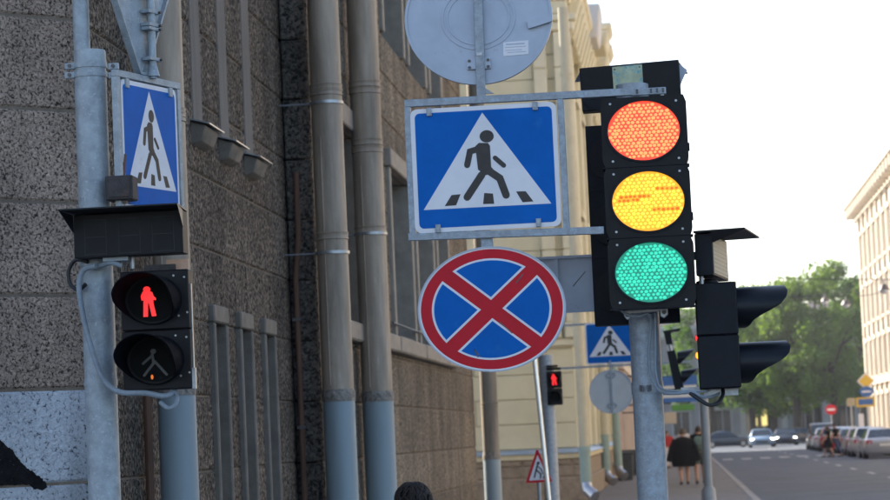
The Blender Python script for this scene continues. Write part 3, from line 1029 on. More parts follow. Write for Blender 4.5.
# ------------------------------------------------------------------ main signal post
pc = P(644, 320, 12.72)
post = thing('signal_post', 'round galvanised post under the lit traffic light', 'post', (pc.x, 12.72, 0))
R_ = 15.2 * 12.72 / F
MB().tube([(pc.x, 12.72, 0), (pc.x, 12.72, 1.6), (pc.x, 12.72, P(644, 84, 12.72).z)], R_, 28).build('tube', 'galv', post)
MB().tube([(pc.x, 12.72, .0), (pc.x, 12.72, .02), (pc.x, 12.72, .05), (pc.x, 12.72, .3)], [R_ * 1.9, R_ * 1.9, R_ * 1.3, R_ * 1.25], 28).build('base_flange', 'galv', post)
z = P(645, 388, 12.72).z
cl = MB().tube([(pc.x, 12.72, z - .03), (pc.x, 12.72, z + .03)], R_ * 1.05, 28).build('clamp', 'galv', post)
fcl = Fr(645, 388, 12.62)
for du in (-6, -3.5, 2, 5):
    MB().box(fcl, du, du + 1.6, -3, 3, -1, 8).build('bolt', 'bolt', cl)
# head bracket under the traffic light
fb_ = Fr(646, 314, 12.55)
bk = MB().prism(fb_, [(-22, 5), (-22, -1), (-19, -5), (-15, -3), (-15, 1), (14, 2), (14, -3), (18, -5), (22, -1), (22, 6)], 0, 8).build('head_bracket', 'steel', post, bevel=.003)
MB().ellipse(fb_, -18.5, 0, 2.2, 2, -1, 3, 12).build('bolt', 'bolt', bk)
MB().ellipse(fb_, 18, 1, 2.2, 2, -1, 3, 12).build('bolt', 'bolt', bk)
# top clamp that carries the sign arm
z = P(647, 90, 12.72).z
ct = MB().tube([(pc.x, 12.72, z - .045), (pc.x, 12.72, z + .03)], R_ * 1.07, 28).build('clamp', 'galv', post)
ft = Fr(648, 91, 12.60)
MB().box(ft, -17, 18, -4, 3, -1, 3).build('clamp_plate', 'galv', ct, bevel=.003)
for du in (-12, 2, 8, 14):
    MB().box(ft, du, du + 2, -2, 2, -2.5, 0).build('bolt', 'bolt', ct)

# ------------------------------------------------------------------ traffic light, lit red + amber + green
ftl = Fr(648, 201.5, MAIN_Y)
tl = thing('traffic_light', 'black three-lens traffic light with red, amber and green all lit', 'traffic light', (ftl.o.x, 12.55, ftl.o.z))
LENS = [(-.6, 71.5, 'red'), (.3, .3, 'amber'), (-.4, -71, 'green')]
for i, (cu, cv, colr) in enumerate(LENS):
    vc = 71 - 71 * i
    hs = MB()
    # front panel with a round opening
    n = 44
    out, inn = [], []
    for j in range(n):
        a = 2 * math.pi * j / n
        c, s_ = math.cos(a), math.sin(a)
        m_ = max(abs(c) / 43.0, abs(s_) / 35.0)
        out.append((c / m_, vc + s_ / m_))
        inn.append((cu + 36.6 * c, cv + 30.6 * s_))
    vs = [ftl(u, v, 0) for u, v in out] + [ftl(u, v, 0) for u, v in inn] + [ftl(cu + (u - cu) * .98, cv + (v - cv) * .98, 4) for u, v in inn] + [ftl(u, v, 34) for u, v in out]
    fs = []
    for j in range(n):
        k = (j + 1) % n
        fs += [(j, k, n + k, n + j), (n + j, n + k, 2 * n + k, 2 * n + j), (j, 3 * n + j, 3 * n + k, k)]
    fs.append(tuple(range(3 * n, 4 * n)))
    hs.add(vs, fs)
    h = hs.build('signal_section', 'black_plastic', tl)
    MB().ring(ftl, cu, cv, 38.2, 32, 36, 30, -1.6, 1, 48).build('lens_ring', 'black_side', h)
    ln = MB().ellipse(ftl, cu, cv, 36.4, 30.4, 3.0, 4.5, 44).build('lens', 'lens_' + colr, h)
    led, dead = MB(), MB()
    rowi = 0
    yy = -29
    du, dv_ = (4.6, 3.45)
    while yy < 29:
        xx = -36 + (du / 2 if rowi % 2 else 0)
        while xx < 36:
            q = (xx / 34.6) ** 2 + (yy / 28.6) ** 2
            if q < 1:
                tgt = led
                if colr == 'amber':
                    if (rowi == 10 and -29 < xx < 2) or (rowi == 9 and -33 < xx < -7) or (rowi == 12 and 7 < xx < 30) or (rowi == 6 and 4 < xx < 30):
                        tgt = dead
                r_ = random.uniform(1.5, 2.25)
                jx, jy = random.uniform(-.45, .45), random.uniform(-.35, .35)
                pts = [(cu + xx + jx + r_ * math.cos(rad(60 * m_)), cv + yy + jy + r_ * .86 * math.sin(rad(60 * m_))) for m_ in range(6)]
                pb = [ftl(u, v, 3.0) for u, v in pts]
                pf = [ftl(cu + xx + (u - cu - xx) * .62, cv + yy + (v - cv - yy) * .62, 1.7) for u, v in pts]
                tgt.add(pb + pf, [(6, 7, 8, 9, 10, 11)] + [(m_, (m_ + 1) % 6, 6 + (m_ + 1) % 6, 6 + m_) for m_ in range(6)])
            xx += du
        yy += dv_
        rowi += 1
    o = led.build('led_array', 'led_' + colr, ln)
    o['kind'] = 'stuff'
    if dead.v:
        o = dead.build('dead_led_row', 'led_dead', ln)
        o['kind'] = 'stuff'
    for su in (-1, 1):
        for sv in (-1, 1):
            MB().ellipse(ftl, su * 33, vc + sv * 29, 1.3, 1.2, -.8, .5, 8).build('screw', 'screw', h)
    MB().box(ftl, -43.3, 43.3, vc - 35.6, vc - 34.9, -.5, 33).build('seam', 'black_side', h)
for v0 in (50, -20, -60):
    MB().box(ftl, 41, 44.4, v0, v0 + 8, 10, 16).build('latch', 'black_side', tl)

# ------------------------------------------------------------------ second head facing away behind it
frh = Fr(633, 223.5, 12.98)
rh = thing('traffic_light', 'back of a black traffic light facing away, behind the lit one', 'traffic light', (frh.o.x, 13.05, frh.o.z))
for i in range(3):
    vc = 67 - 67 * i
    h = MB().box(frh, -43, 42, vc - 33.4, vc + 33.4, 0, 30).build('signal_section', 'black_side', rh)
    MB().ellipse(frh, -36 + 10, vc, 14, 20, -3, 2, 28).build('back_dome', 'black_plastic', h)
    MB().ring(frh, 0, vc, 36, 30, 34, 28, 30, 70, 36).build('visor', 'visor_plastic', h)
# countdown display facing away on top
fct = Fr(631, 86, 12.9)
cd = thing('countdown_display', 'back of a black countdown box with marbled label above the lit red lens', 'countdown timer', (fct.o.x, 12.95, fct.o.z))
MB().prism(fct, [(-51, 21), (49, 27 - 3), (50, -22), (-50, -23)], 0, 22).build('case', 'black_plastic', cd, bevel=.004)
MB().ellipse(fct, -30, -14, 17, 9, -1.2, 1, 30).build('embossed_disc', 'black_side', cd)
MB().prism(fct, [(-18, 20), (12, 21.3), (12.5, -6), (-17.5, -6)], -.6, .5).build('marbled_label', 'label_marbled', cd)
MB().ellipse(fct, -15.5, 17.5, .9, .9, -1.2, 0, 8).build('screw', 'bolt', cd)
MB().ellipse(fct, 9.5, 18.5, .9, .9, -1.2, 0, 8).build('screw', 'bolt', cd)
MB().add([fct(-50, 22, 18), fct(49, 25, 18), fct(58, 19, 60), fct(-58, 17, 60), fct(-50, 20.5, 18), fct(49, 23.5, 18), fct(58, 17.5, 60), fct(-58, 15.5, 60),
          ], [(0, 1, 2, 3), (7, 6, 5, 4), (0, 4, 5, 1), (1, 5, 6, 2), (2, 6, 7, 3), (3, 7, 4, 0)]).build('visor', 'sign_back', cd)
MB().prism(fct, [(49.5, 22), (57, 16), (51, 4), (49.5, 0)], 20, 22).build('visor_cheek', 'sign_back', cd)
MB().box(fct, 29, 32.5, -19, -9, -4, 1).build('stud', 'screw', cd)

# ------------------------------------------------------------------ big crossing sign with tubular frame
cs = thing('crossing_sign', 'large blue square crossing sign with walking figure in a grey tube frame', 'road sign', (fm.o.x, MAIN_Y, fm.o.z))
crossing_sign_face(cs, fm, 2.0)


def bar(pa, pb, th, Y, dep, m, parent, name):
    """flat bar between two photo points in the plane Y, th pixels high"""
    a, b = P(*pa, Y), P(*pb, Y)
    d = (b - a).normalized()
    up = Vector((-d.z, 0, d.x)) * (th / 2 * Y / F)
    dp = Vector((0, dep, 0))
    return MB().hexa([a - up, b - up, b - up + dp, a - up + dp, a + up, b + up, b + up + dp, a + up + dp]).build(name, m, parent, bevel=.002)


bar((404, 103.5), (632, 91.5), 7.4, MAIN_Y + .01, .035, 'galv', cs, 'frame_bar')
bar((408, 237), (604, 230), 7.4, MAIN_Y + .01, .035, 'galv', cs, 'frame_bar')
bar((407.2, 107), (412.5, 233.5), 6.5, MAIN_Y + .012, .032, 'galv', cs, 'frame_upright')
bar((560, 98.5), (566.5, 228.2), 6.5, MAIN_Y + .012, .032, 'galv', cs, 'frame_upright')
for (px, py) in ((429, 112), (535, 106), (438, 228.5), (538.5, 222.5)):
    f_ = Fr(px, py, MAIN_Y)
    q = MB().box(f_, -2.6, 2.6, -4.2, 4.2, -.8, 4).build('clip', 'galv', cs, bevel=.002)
    MB().ellipse(f_, 0, -.5, 1.2, 1.1, -1.8, 0, 8).build('bolt', 'screw', q)

# ------------------------------------------------------------------ round sign seen from behind, above
frs = Fr(478.5, 22, MAIN_Y + .05)
rs = thing('round_sign', 'grey back of a round sign on the bar above the large crossing sign', 'road sign', (frs.o.x, MAIN_Y, frs.o.z))
disc = MB().ellipse(frs, 0, 4, 73, 66, 0, 3, 72).build('disc', 'sign_back', rs)
MB().ring(frs, 0, 4, 75, 68, 72.5, 65.5, -1.5, 4.5, 72).build('rim', 'sign_back', disc)
MB().ring(frs, 0, 4, 37.6, 32.6, 35.8, 30.8, -1.0, 1, 60).build('stamped_ring', 'sign_back', disc)
MB().ring(frs, 0, 4, 32.4, 27.9, 31, 26.5, -1.0, 1, 60).build('stamped_ring', 'sign_back', disc)
bar((476.2, -45), (481.2, 97), 9.0, MAIN_Y + .01, .03, 'galv', rs, 'post_strip')
MB().prism(Fr(483, 94, MAIN_Y + .012), [(-4, 0), (11, 0), (1, 7), (-4, 9)], 0, 3).build('gusset', 'galv', rs)
fp_ = Fr(478.8, 64, MAIN_Y + .03)
bp_ = MB().box(fp_, -12, 12, -5, 6, 0, 3.5).build('mounting_plate', 'sign_back', rs)
for du in (-9.5, 9.5):
    for dvv in (-3.2, 3.5):
        MB().ellipse(fp_, du, dvv, 1.7, 1.5, -1, 1, 8).build('bolt', 'bolt', bp_)
MB().box(Fr(479, 54, MAIN_Y + .005), -3, 3, -1.5, 1.5, 0, 2).build('weld', 'screw', rs)
fst = Fr(516, 48.5, MAIN_Y + .05)
st = MB().prism(fst, [(-13, -7.2), (12.5, -6.6), (12.8, 7.4), (-12.6, 6.8)], -.5, .5).build('sticker', 'sign_white', rs)
for (v, a, b) in ((3.8, -10, 9), (1.2, -11, 10), (-2, -11, 6), (-4.2, -9, 10)):
    MB().box(fst, a, b, v, v + (1.5 if v > 3 else .7), -.7, 0).build('print_line', 'sign_back', st)
fpk = Fr(539, 22, MAIN_Y + .04)
MB().prism(fpk, [(-11, -6.5), (-12, 1), (-7, 2.5), (12, 6.5), (13, -.5), (-4, -5)], -3.5, 1).build('bent_strap', 'sign_back', rs)

# ------------------------------------------------------------------ no stopping sign
fns = Fr(491.7, 309, MAIN_Y - .02)
ns = thing('no_stopping_sign', 'round blue sign with red rim and red cross under the crossing sign', 'road sign', (fns.o.x, MAIN_Y, fns.o.z))
RU, RV = 73.8, 62.3
dsc = MB().ellipse(fns, 0, 0, RU, RV, 0, 2.5, 80).build('plate', 'sign_white', ns)
MB().ring(fns, 0, 0, RU * 1.012, RV * 1.012, RU * .992, RV * .992, -.9, 3.5, 80).build('rim', 'sign_back', dsc)
MB().ellipse(fns, 0, 0, RU * .968, RV * .968, -.2, 1, 80).build('red_field', 'sign_red', dsc)
for q in range(4):
    for (wd, R0, m_, wz) in ((.103, .818, 'sign_white', -.4), (.137, .786, 'sign_blue', -.6)):
        a0 = math.asin(wd / R0)
        pts = [(wd, wd)] + [(R0 * math.cos(a0 + (math.pi / 2 - 2 * a0) * j / 16), R0 * math.sin(a0 + (math.pi / 2 - 2 * a0) * j / 16)) for j in range(17)]
        rot = rad(45 + 90 * q + 1.0)
        pts = [((x * math.cos(rot) - y_ * math.sin(rot)) * RU, (x * math.sin(rot) + y_ * math.cos(rot)) * RV) for x, y_ in pts]
        MB().prism(fns, pts, wz, .5).build('blue_sector' if m_ == 'sign_blue' else 'sector_outline', m_, dsc)
bar((486.5, 236), (488, 262), 12, MAIN_Y + .03, .05, 'galv', ns, 'hanger_tube')
for (a, b) in (((500, 322), (512, 333)), ((474, 349), (480, 356)), ((516, 283), (523, 274)), ((478, 357), (474, 349))):
    pa, pb = P(*a, MAIN_Y - .025), P(*b, MAIN_Y - .025)
    l_ = [((p_ - fns.o).x / fns.k, (p_ - fns.o).z / fns.k) for p_ in (pa, pb)]
    MB().stroke(fns, l_, .9, -.75, -.3, 4).build('scratch', 'bolt', dsc)

# ------------------------------------------------------------------ grey board seen from behind
fgb = Fr(556, 285, 13.25)
gbd = thing('guide_board', 'back of a grey board between the red-rimmed round sign and the traffic light', 'board', (fgb.o.x, 13.25, fgb.o.z))
MB().box(fgb, -52, 62, -27, 27, 0, 2).build('sheet', 'sign_back', gbd)
for v in (26, -28.5):
    MB().box(fgb, -53, 63, v, v + 2.6, -4, -.05).build('edge_channel', 'sign_back', gbd)
MB().box(fgb, 0, 3, -25.8, 25.8, -3.5, -.1).build('stiffener', 'sign_back', gbd)
MB().stroke(fgb, [(17, -2), (30, 12)], .7, -.5, .5, 4).build('scratch', 'bolt', gbd)


# ------------------------------------------------------------------ visors
def visor(o, ax, up, ru, rv, Lt, Lb, name, m, parent, n=30, open_deg=0, th=.006, power=1.0, base_shift=0.0, prof=None, kp=1.0):
    """tunnel hood round the axis ax: long on top, short below, optionally open at the bottom"""
    rt = ax.cross(up).normalized()
    vs, fs = [], []
    a0, a1 = -90 + open_deg / 2, 270 - open_deg / 2
    m_ = n + 1
    for i in range(m_):
        a = rad(a0 + (a1 - a0) * i / n)
        c, s_ = math.cos(a), math.sin(a)
        L = Lb + (Lt - Lb) * ((s_ + 1) / 2) ** power
        if prof:
            for (v0, l0), (v1, l1) in zip(prof[:-1], prof[1:]):
                if v0 - 1e-6 <= s_ <= v1 + 1e-6:
                    L = (l0 + (l1 - l0) * (s_ - v0) / (v1 - v0)) * kp
        for rr in (1.0, 1 - th / ru):
            e = o + rt * c * ru * rr + up * s_ * rv * rr
            vs += [e + ax * base_shift, e + ax * L]
    for i in range(n):
        a, b = 4 * i, 4 * (i + 1)
        fs += [(a, b, b + 1, a + 1), (a + 2, a + 3, b + 3, b + 2), (a + 1, b + 1, b + 3, a + 3), (a, a + 2, b + 2, b)]
    return MB().add(vs, fs).build(name, m, parent, sharp=50)


Zv = Vector((0, 0, 1))
# ------------------------------------------------------------------ countdown box seen from the side (right)
tr = thing('countdown_display', 'black countdown box with flared visor, edge-on right of the green lens', 'countdown timer', P(705, 272, 12.6))
nn = Vector((math.cos(rad(8)), -math.sin(rad(8)), 0))
aa = Vector((math.sin(rad(8)), math.cos(rad(8)), 0))
Nr = P(711.5, 233, 12.45)
hh = 42 * 12.45 / F
th = .088


def q3(s_, n_, z_):
    return Nr + aa * s_ + nn * n_ + Zv * z_


MB().hexa([q3(0, -th, -hh), q3(0, 0, -hh), q3(.62, 0, -hh), q3(.62, -th, -hh), q3(0, -th, .0), q3(0, 0, .0), q3(.62, 0, .0), q3(.62, -th, .0)]).build('case', 'black_side', tr, bevel=.003)
pan = MB().hexa([q3(.02, 0, -hh + .012), q3(.02, .003, -hh + .012), q3(.6, .003, -hh + .012), q3(.6, 0, -hh + .012), q3(.02, 0, -.012), q3(.02, .003, -.012), q3(.6, .003, -.012), q3(.6, 0, -.012)]).build('led_panel', 'led_panel', tr)
dots = MB()
for i in range(24):
    for j in range(9):
        s_, z_ = .04 + .0235 * i, -.022 - .0205 * j
        c0 = q3(s_, .003, z_)
        dots.hexa([c0 + aa * a + Zv * b + nn * c for c in (0, .0008) for a, b in ((-.004, -.0025), (.004, -.0025), (.004, .0025), (-.004, .0025))])
dots.build('led_array', 'led_off', pan)['kind'] = 'stuff'
MB().hexa([q3(-.03, -th, .004), q3(-.03, .17, .008), q3(.66, .17, .008), q3(.62, -th, .004), q3(-.03, -th, .014), q3(-.03, .17, .016), q3(.66, .17, .016), q3(.62, -th, .014)]).build('visor', 'black_plastic', tr)
MB().add([q3(-.03, 0, .004), q3(-.03, .17, .008), q3(-.01, 0, -.05), q3(-.024, 0, .004), q3(-.024, .17, .008), q3(-.004, 0, -.05)], [(0, 1, 2), (5, 4, 3), (0, 3, 4, 1), (1, 4, 5, 2), (2, 5, 3, 0)]).build('visor_cheek', 'black_plastic', tr)
MB().tube([P(701, 272, 12.5), P(701.5, 284, 12.5)], .012, 8).build('stem', 'steel', tr)
# ------------------------------------------------------------------ pedestrian signal seen from the side (right)
fps = Fr(718.5, 335, 12.5)
ps = thing('pedestrian_signal', 'black two-lens pedestrian signal seen from the side, visors pointing right', 'pedestrian signal', (fps.o.x, 12.6, fps.o.z))
for i, vc in enumerate((26.5, -26.5)):
    sec = MB().box(fps, -21, 20, vc - 26.2, vc + 26.2, 0, 62).build('signal_section', 'black_side', ps, bevel=.006)
    o = fps(20, vc + (1 if i == 0 else -1.5), 31)
    visor(o, Vector((1, 0, 0)), Zv, 27 * fps.k, 20.5 * fps.k, 49 * fps.k, 3 * fps.k, 'visor', 'visor_plastic', sec, n=64, base_shift=-.005, prof=[(-1, 8), (-.9, 12), (-.6, 17), (-.35, 25), (-.1, 36), (.15, 45), (.4, 49.5), (.7, 51), (1, 48)], kp=fps.k)
    ln = MB()
    f9 = Fr(0, 0, 0, rad(90), loc=fps(20, vc, 31), k=fps.k)
    ln.ellipse(f9, 0, 0, 25, 19, -.9, .2, 30)
    ln.build('lens', 'lens_dark', sec)
MB().tube([fps(-8, 53, 31), fps(-8, 56, 31), fps(-8, 58, 31)], [.06, .055, .02], 16).build('top_cap', 'black_plastic', ps)
MB().box(fps, -17, 17, -60, -53.2, 20, 40).build('bottom_bracket', 'steel', ps)
MB().box(fps, -40, -21.2, -56, -50, 24, 34).build('side_arm', 'steel', ps)
# ------------------------------------------------------------------ cables at the main post


def cable(pts, r, m, name, label, parent=None):
    """smooth tube through photo points (px, py, Y)"""
    p = [P(*q) for q in pts]
    out = []
    for i in range(len(p) - 1):
        a, b, c, d = p[max(i - 1, 0)], p[i], p[i + 1], p[min(i + 2, len(p) - 1)]
        for k in range(6):
            t = k / 6
            out.append(.5 * ((2 * b) + (c - a) * t + (2 * a - 5 * b + 4 * c - d) * t * t + (3 * b - a - 3 * c + d) * t ** 3))
    out.append(p[-1])
    o = MB().tube(out, r, 10).build(name, m)
    return tag(o, label, 'cable')


cable([(620, 309, 12.53), (628, 315, 12.53), (640, 316, 12.53), (648, 314, 12.55), (651, 325, 12.6), (649, 350, 12.6), (650, 370, 12.6), (655, 384, 12.58), (662, 392, 12.55), (675, 393.5, 12.5), (692, 392, 12.5), (700, 396, 12.5), (708, 397, 12.55), (718, 394, 12.6), (722, 388, 12.62)], .0075, 'cable_grey', 'cable', 'grey cable curving down the signal post towards the side pedestrian signal')
cable([(655, 313, 12.58), (655.5, 340, 12.58), (656, 372, 12.57), (663, 389, 12.53), (690, 391, 12.5), (705, 391, 12.53), (712, 388, 12.6)], .005, 'cable_grey', 'cable', 'thin second cable hugging the right side of the signal post')
cable([(690, 393, 12.5), (700, 400, 12.48), (710, 405, 12.48), (719, 402, 12.52), (723, 394, 12.58), (722, 387, 12.62)], .010, 'cable_black', 'cable', 'black cable loop hanging under the side pedestrian signal')

# ------------------------------------------------------------------ left sign post
LY = 12.05
lc = P(98, 300, LY)
lp = thing('sign_post', 'stepped blue-grey post at the left carrying the red pedestrian signal', 'post', (lc.x, LY, 0))
LR = 16.4 * LY / F
zt_ = P(93, 52, LY).z
MB().tube([(lc.x, LY, 0), (lc.x, LY, 2), (lc.x, LY, zt_)], LR, 28).build('lower_tube', 'galv_blue', lp)
u0 = P(83, 30, LY)
MB().tube([(lc.x - LR + .045, LY - .01, zt_ - .12), (lc.x - LR + .045, LY - .01, zt_ + 1.5)], .041, 20).build('upper_tube', 'galv_blue', lp)
MB().tube([(lc.x, LY, zt_ - .0), (lc.x, LY, zt_ + .006)], LR * .98, 28).build('cap', 'galv_blue', lp)
for py in (66, 75):
    z = P(92, py, LY).z
    b_ = MB().tube([(lc.x, LY, z - .014), (lc.x, LY, z + .014)], LR * 1.06, 28).build('clamp_band', 'galv_blue', lp)
    for px in (69.5, 113):
        f_ = Fr(px, py, LY - .05)
        MB().box(f_, -5, 5, -3, 3, 0, 6).build('clamp_ear', 'galv_blue', b_)
        MB().ellipse(f_, 0, 0, 2, 2, -1.6, 1, 8).build('bolt', 'bolt', b_)
z = P(98, 262, LY).z
MB().tube([(lc.x, LY, z - .02), (lc.x, LY, z + .02)], LR * 1.06, 28).build('clamp_band', 'galv_blue', lp)
z = P(98, 383, LY).z
MB().tube([(lc.x, LY, z - .015), (lc.x, LY, z + .015)], LR * 1.04, 28).build('clamp_band', 'galv_blue', lp)
# ------------------------------------------------------------------ angled crossing sign on the left post
ROT = rad(71)
k0 = LY / F
ftl_ = P(120.5, 78, LY - .06)
dirn = Vector((math.cos(ROT), math.sin(ROT), 0))
hgt = P(120.5, 78, LY - .06).z - P(126, 209, LY - .06).z
Wd = .535
ctr = ftl_ + dirn * Wd / 2 - Zv * hgt / 2
kk = hgt / 127
fls = Fr(0, 0, 0, ROT, loc=ctr, k=kk)
sgn = thing('crossing_sign', 'blue crossing sign turned almost edge-on in a grey frame on the left post', 'road sign', ctr)
crossing_sign_face(sgn, fls, 0.0, sx=Wd / kk / 148)
hw = Wd / kk / 2
MB().box(fls, -hw - 9, hw + 8, 64.5, 71, -1, 5).build('frame_bar', 'galv_blue', sgn, bevel=.002)
MB().box(fls, -hw - 9, hw + 8, -71, -64.5, -1, 5).build('frame_bar', 'galv_blue', sgn, bevel=.002)
MB().box(fls, -hw - 8.8, -hw - 2.5, -64.3, 64.3, -.9, 4.9).build('frame_upright', 'galv_blue', sgn)
MB().box(fls, hw + 2, hw + 7.8, -64.3, 64.3, -.9, 4.9).build('frame_upright', 'galv_blue', sgn)
for uu in (-hw + 10, hw - 12):
    MB().box(fls, uu - 3, uu + 3, 55, 64, -2, 2).build('clip', 'galv_blue', sgn)
# give-way sign from behind, above
cst = fls(-2, 72, 1)
gw = thing('give_way_sign', 'grey back of an inverted triangular sign cut by the top edge, left', 'road sign', cst)
ap = Fr(0, 0, 0, ROT, loc=fls(-8, 76, 3), k=kk)
MB().prism(ap, [(-3, 0), (3, 0), (84, 140), (82, 146), (-82, 146), (-84, 140)], 0, 2).build('plate', 'galv_blue', gw)
rimp = [(-5, -3), (5, -3), (88, 140), (84, 149), (-84, 149), (-88, 140)]
for i in range(6):
    a, b = rimp[i], rimp[(i + 1) % 6]
    MB().stroke(ap, [a, b], 2.5, -3 - .05 * i, 4 + .05 * i, 3).build('rim', 'galv_blue', gw)
MB().tube([fls(4, 69, -3), fls(4, 220, -3)], .020, 14).build('stem', 'galv_blue', gw)
MB().tube([fls(4, 71, -3), fls(4, 82, -3)], [.035, .022], 14).build('weld_foot', 'galv_blue', gw)
for vv in (88, 118, 122, 135, 152):
    b_ = MB().box(Fr(0, 0, 0, ROT, loc=fls(4, vv, -3), k=kk), -11, 11, -1.6, 1.6, -4.5, 5).build('clamp', 'galv_blue', gw)
    MB().ellipse(Fr(0, 0, 0, ROT, loc=fls(4, vv, -3), k=kk), 8, 0, 2, 1.4, -7, -4, 8).build('bolt', 'bolt', b_)
# ------------------------------------------------------------------ rusty box
fx = Fr(120, 187.5, LY - .13)
jb = thing('junction_box', 'small rusty dark metal box standing on the countdown visor', 'box', (fx.o.x, LY - .1, fx.o.z - .07))
MB().box(fx, -15.5, 13, -12.5, 12.5, 0, 26).build('body', 'rust_box', jb, bevel=.006)
MB().box(fx, -13, 10.5, -10, 10, -1, 0.5).build('lid', 'rust_box', jb, bevel=.003)
MB().box(fx, -4, 4, -15.5, -12.3, 8, 16).build('foot', 'bolt', jb)
MB().tube([fx(1, 12, 14), fx(1.5, 26, 16), fx(2, 36, 18)], .009, 8).build('stub_tube', 'pipe_rust', jb)
# ------------------------------------------------------------------ left countdown display
fcd = Fr(129, 234, LY - .20)
cdl = thing('countdown_display', 'unlit black countdown panel under a flat visor on the left post', 'countdown timer', (fcd.o.x, LY - .2, fcd.o.z))
MB().box(fcd, -57.5, 55.5, -22, 22, 0, 26).build('case', 'black_plastic', cdl, bevel=.003)
dots = MB()
SEG = [[(0, 0), (0, 1), (0, 2), (0, 3), (0, 4), (0, 5), (0, 6)], ]
for dg in range(3):
    u0_ = -46 + 35 * dg
    cells = set()
    for i in range(11):
        cells.add((i, 0))
        cells.add((i, 8))
        cells.add((i, 16))
    for j in range(17):
        cells.add((0, j))
        cells.add((10, j))
    for (i, j) in cells:
        u, v = u0_ + 2.2 * i, -19 + 2.2 * j
        dots.add([fcd(u - .5, v - .4, -.01), fcd(u + .5, v - .4, -.01), fcd(u + .5, v + .4, -.01), fcd(u - .5, v + .4, -.01), fcd(u, v, -.5)], [(0, 1, 4), (1, 2, 4), (2, 3, 4), (3, 0, 4)])
dots.build('led_array', 'led_off', cdl)['kind'] = 'stuff'
MB().hexa([fcd(-63, 24.0, -38), fcd(58.5, 24.0, -38), fcd(56, 22.2, 27), fcd(-58, 22.2, 27), fcd(-63, 25.4, -38), fcd(58.5, 25.4, -38), fcd(56, 23.8, 27), fcd(-58, 23.8, 27)]).build('visor', 'visor_plastic', cdl)
for (a_, b_) in ((-58, -63), (55.5, 58)):
    MB().add([fcd(a_, 22, -1), fcd(b_, 23.9, -38), fcd(a_, 4, -.5), fcd(a_ + .8, 22, -1), fcd(b_ + .8, 23.9, -38), fcd(a_ + .8, 4, -.5)], [(0, 1, 2), (5, 4, 3), (0, 3, 4, 1), (1, 4, 5, 2), (2, 5, 3, 0)]).build('visor_cheek', 'visor_plastic', cdl)
MB().tube([fcd(-2, -22, 20), fcd(-2, -34, 20)], .012, 8).build('stem', 'steel', cdl)
MB().box(fcd, -30, -4, -26, -22.2, 8, 30).build('back_bracket', 'galv_blue', cdl)
# ------------------------------------------------------------------ left pedestrian signal
fpl = Fr(156, 330, LY - .16)
pl = thing('pedestrian_signal', 'black pedestrian signal with glowing red standing man on the left post', 'pedestrian signal', (fpl.o.x, LY - .1, fpl.o.z))


def standing(fr, w0, w1, s=1.0):
    m = MB()
    m.ellipse(fr, -1.5 * s, 13.2 * s, 4.0 * s, 3.4 * s, w0, w1, 14)
    m.prism(fr, [(-6 * s, 11 * s), (-8.5 * s, 6 * s), (-7.5 * s, 1 * s), (-5.4 * s, 1.5 * s), (-5.6 * s, -2 * s), (5.4 * s, -2 * s), (5.6 * s, 1.8 * s), (8.2 * s, .6 * s), (8.6 * s, 3.2 * s), (6 * s, 5.4 * s), (4.6 * s, 10 * s), (0, 12 * s)], w0 - .02, w1)
    m.prism(fr, [(-5.6 * s, -1 * s), (-.6 * s, -1 * s), (-1.2 * s, -17 * s), (-6.2 * s, -17 * s)], w0 - .04, w1)
    m.prism(fr, [(.2 * s, -1 * s), (5.2 * s, -1 * s), (8.4 * s, -16.4 * s), (3.4 * s, -16.8 * s)], w0 - .06, w1)
    return m


for i, vc in enumerate((30.5, -30.5)):
    sec = MB().box(fpl, -35.5, 35, vc - 30.2, vc + 30.2, 0, 26).build('signal_section', 'black_plastic', pl, bevel=.006)
    ln = MB().ellipse(fpl, -2, vc, 26, 22, -.6, .3, 36).build('lens', 'lens_dark', sec)
    visor(fpl(-2, vc, .2), Vector((0, -1, 0)), Zv, 30 * fpl.k, 25 * fpl.k, 46 * fpl.k, 8 * fpl.k, 'visor', 'visor_matte', sec, n=64, prof=[(-1, 4), (-.75, 10), (-.45, 28), (-.15, 50), (.2, 60), (1, 66)], kp=fpl.k)
    fman = Fr(0, 0, 0, loc=fpl(-6.5, vc - 1, 0), k=fpl.k)
    if i == 0:
        standing(fman, -1.3, -.5, .92).build('standing_figure', 'man_red', ln)
    else:
        m = MB()
        m.ellipse(fman, 3, 10, 3, 2.6, -1.2, -.5, 14)
        m.stroke(fman, [(2, 6), (-8, -2)], 2.4, -1.15, -.5)
        m.stroke(fman, [(2, 7), (3, -2), (-7, -14)], 2.6, -1.25, -.5)
        m.stroke(fman, [(4, 0), (16, -14)], 2.6, -1.3, -.5)
        m.build('walking_figure', 'man_off', ln)
        MB().ellipse(fman, 1, -16, 1.3, 2.4, -1.3, -.5, 12).build('lens_reflection', 'led_dead', ln)  # orange reflection on the dark lens, added as a small glowing dot
    for su, sv in ((20, 24), (31, 22), (24, -17), (33, -14)):
        MB().ellipse(fpl, su, vc + sv, 1.1, 1.1, -.7, .4, 8).build('screw', 'screw', sec)
MB().box(fpl, -12, 20, 61, 67, 8, 20).build('top_bracket', 'rust_box', pl)
MB().box(fpl, 10, 33, 61.2, 72, 14, 18).build('bracket_plate', 'sun_glow_peach', pl)
MB().box(fpl, 35.2, 36.2, -50, 46, 8, 12).build('reflection_strip', 'steel', pl)  # whitish reflection on the case side, shaped as a steel strip
MB().box(fpl, 34.8, 38.5, -61, -40, 2, 8).build('hinge', 'steel', pl)
cable([(96, 266, 11.9), (84, 270, 11.92), (79, 285, 11.93), (83, 315, 11.93), (92, 350, 11.9), (104, 380, 11.87), (120, 392, 11.86), (145, 393, 11.85), (162, 396, 11.86), (171, 394, 11.9), (172, 390, 11.93)], .014, 'cable_grey', 'cable', 'thick grey hose curving down the left post under the red-man signal')
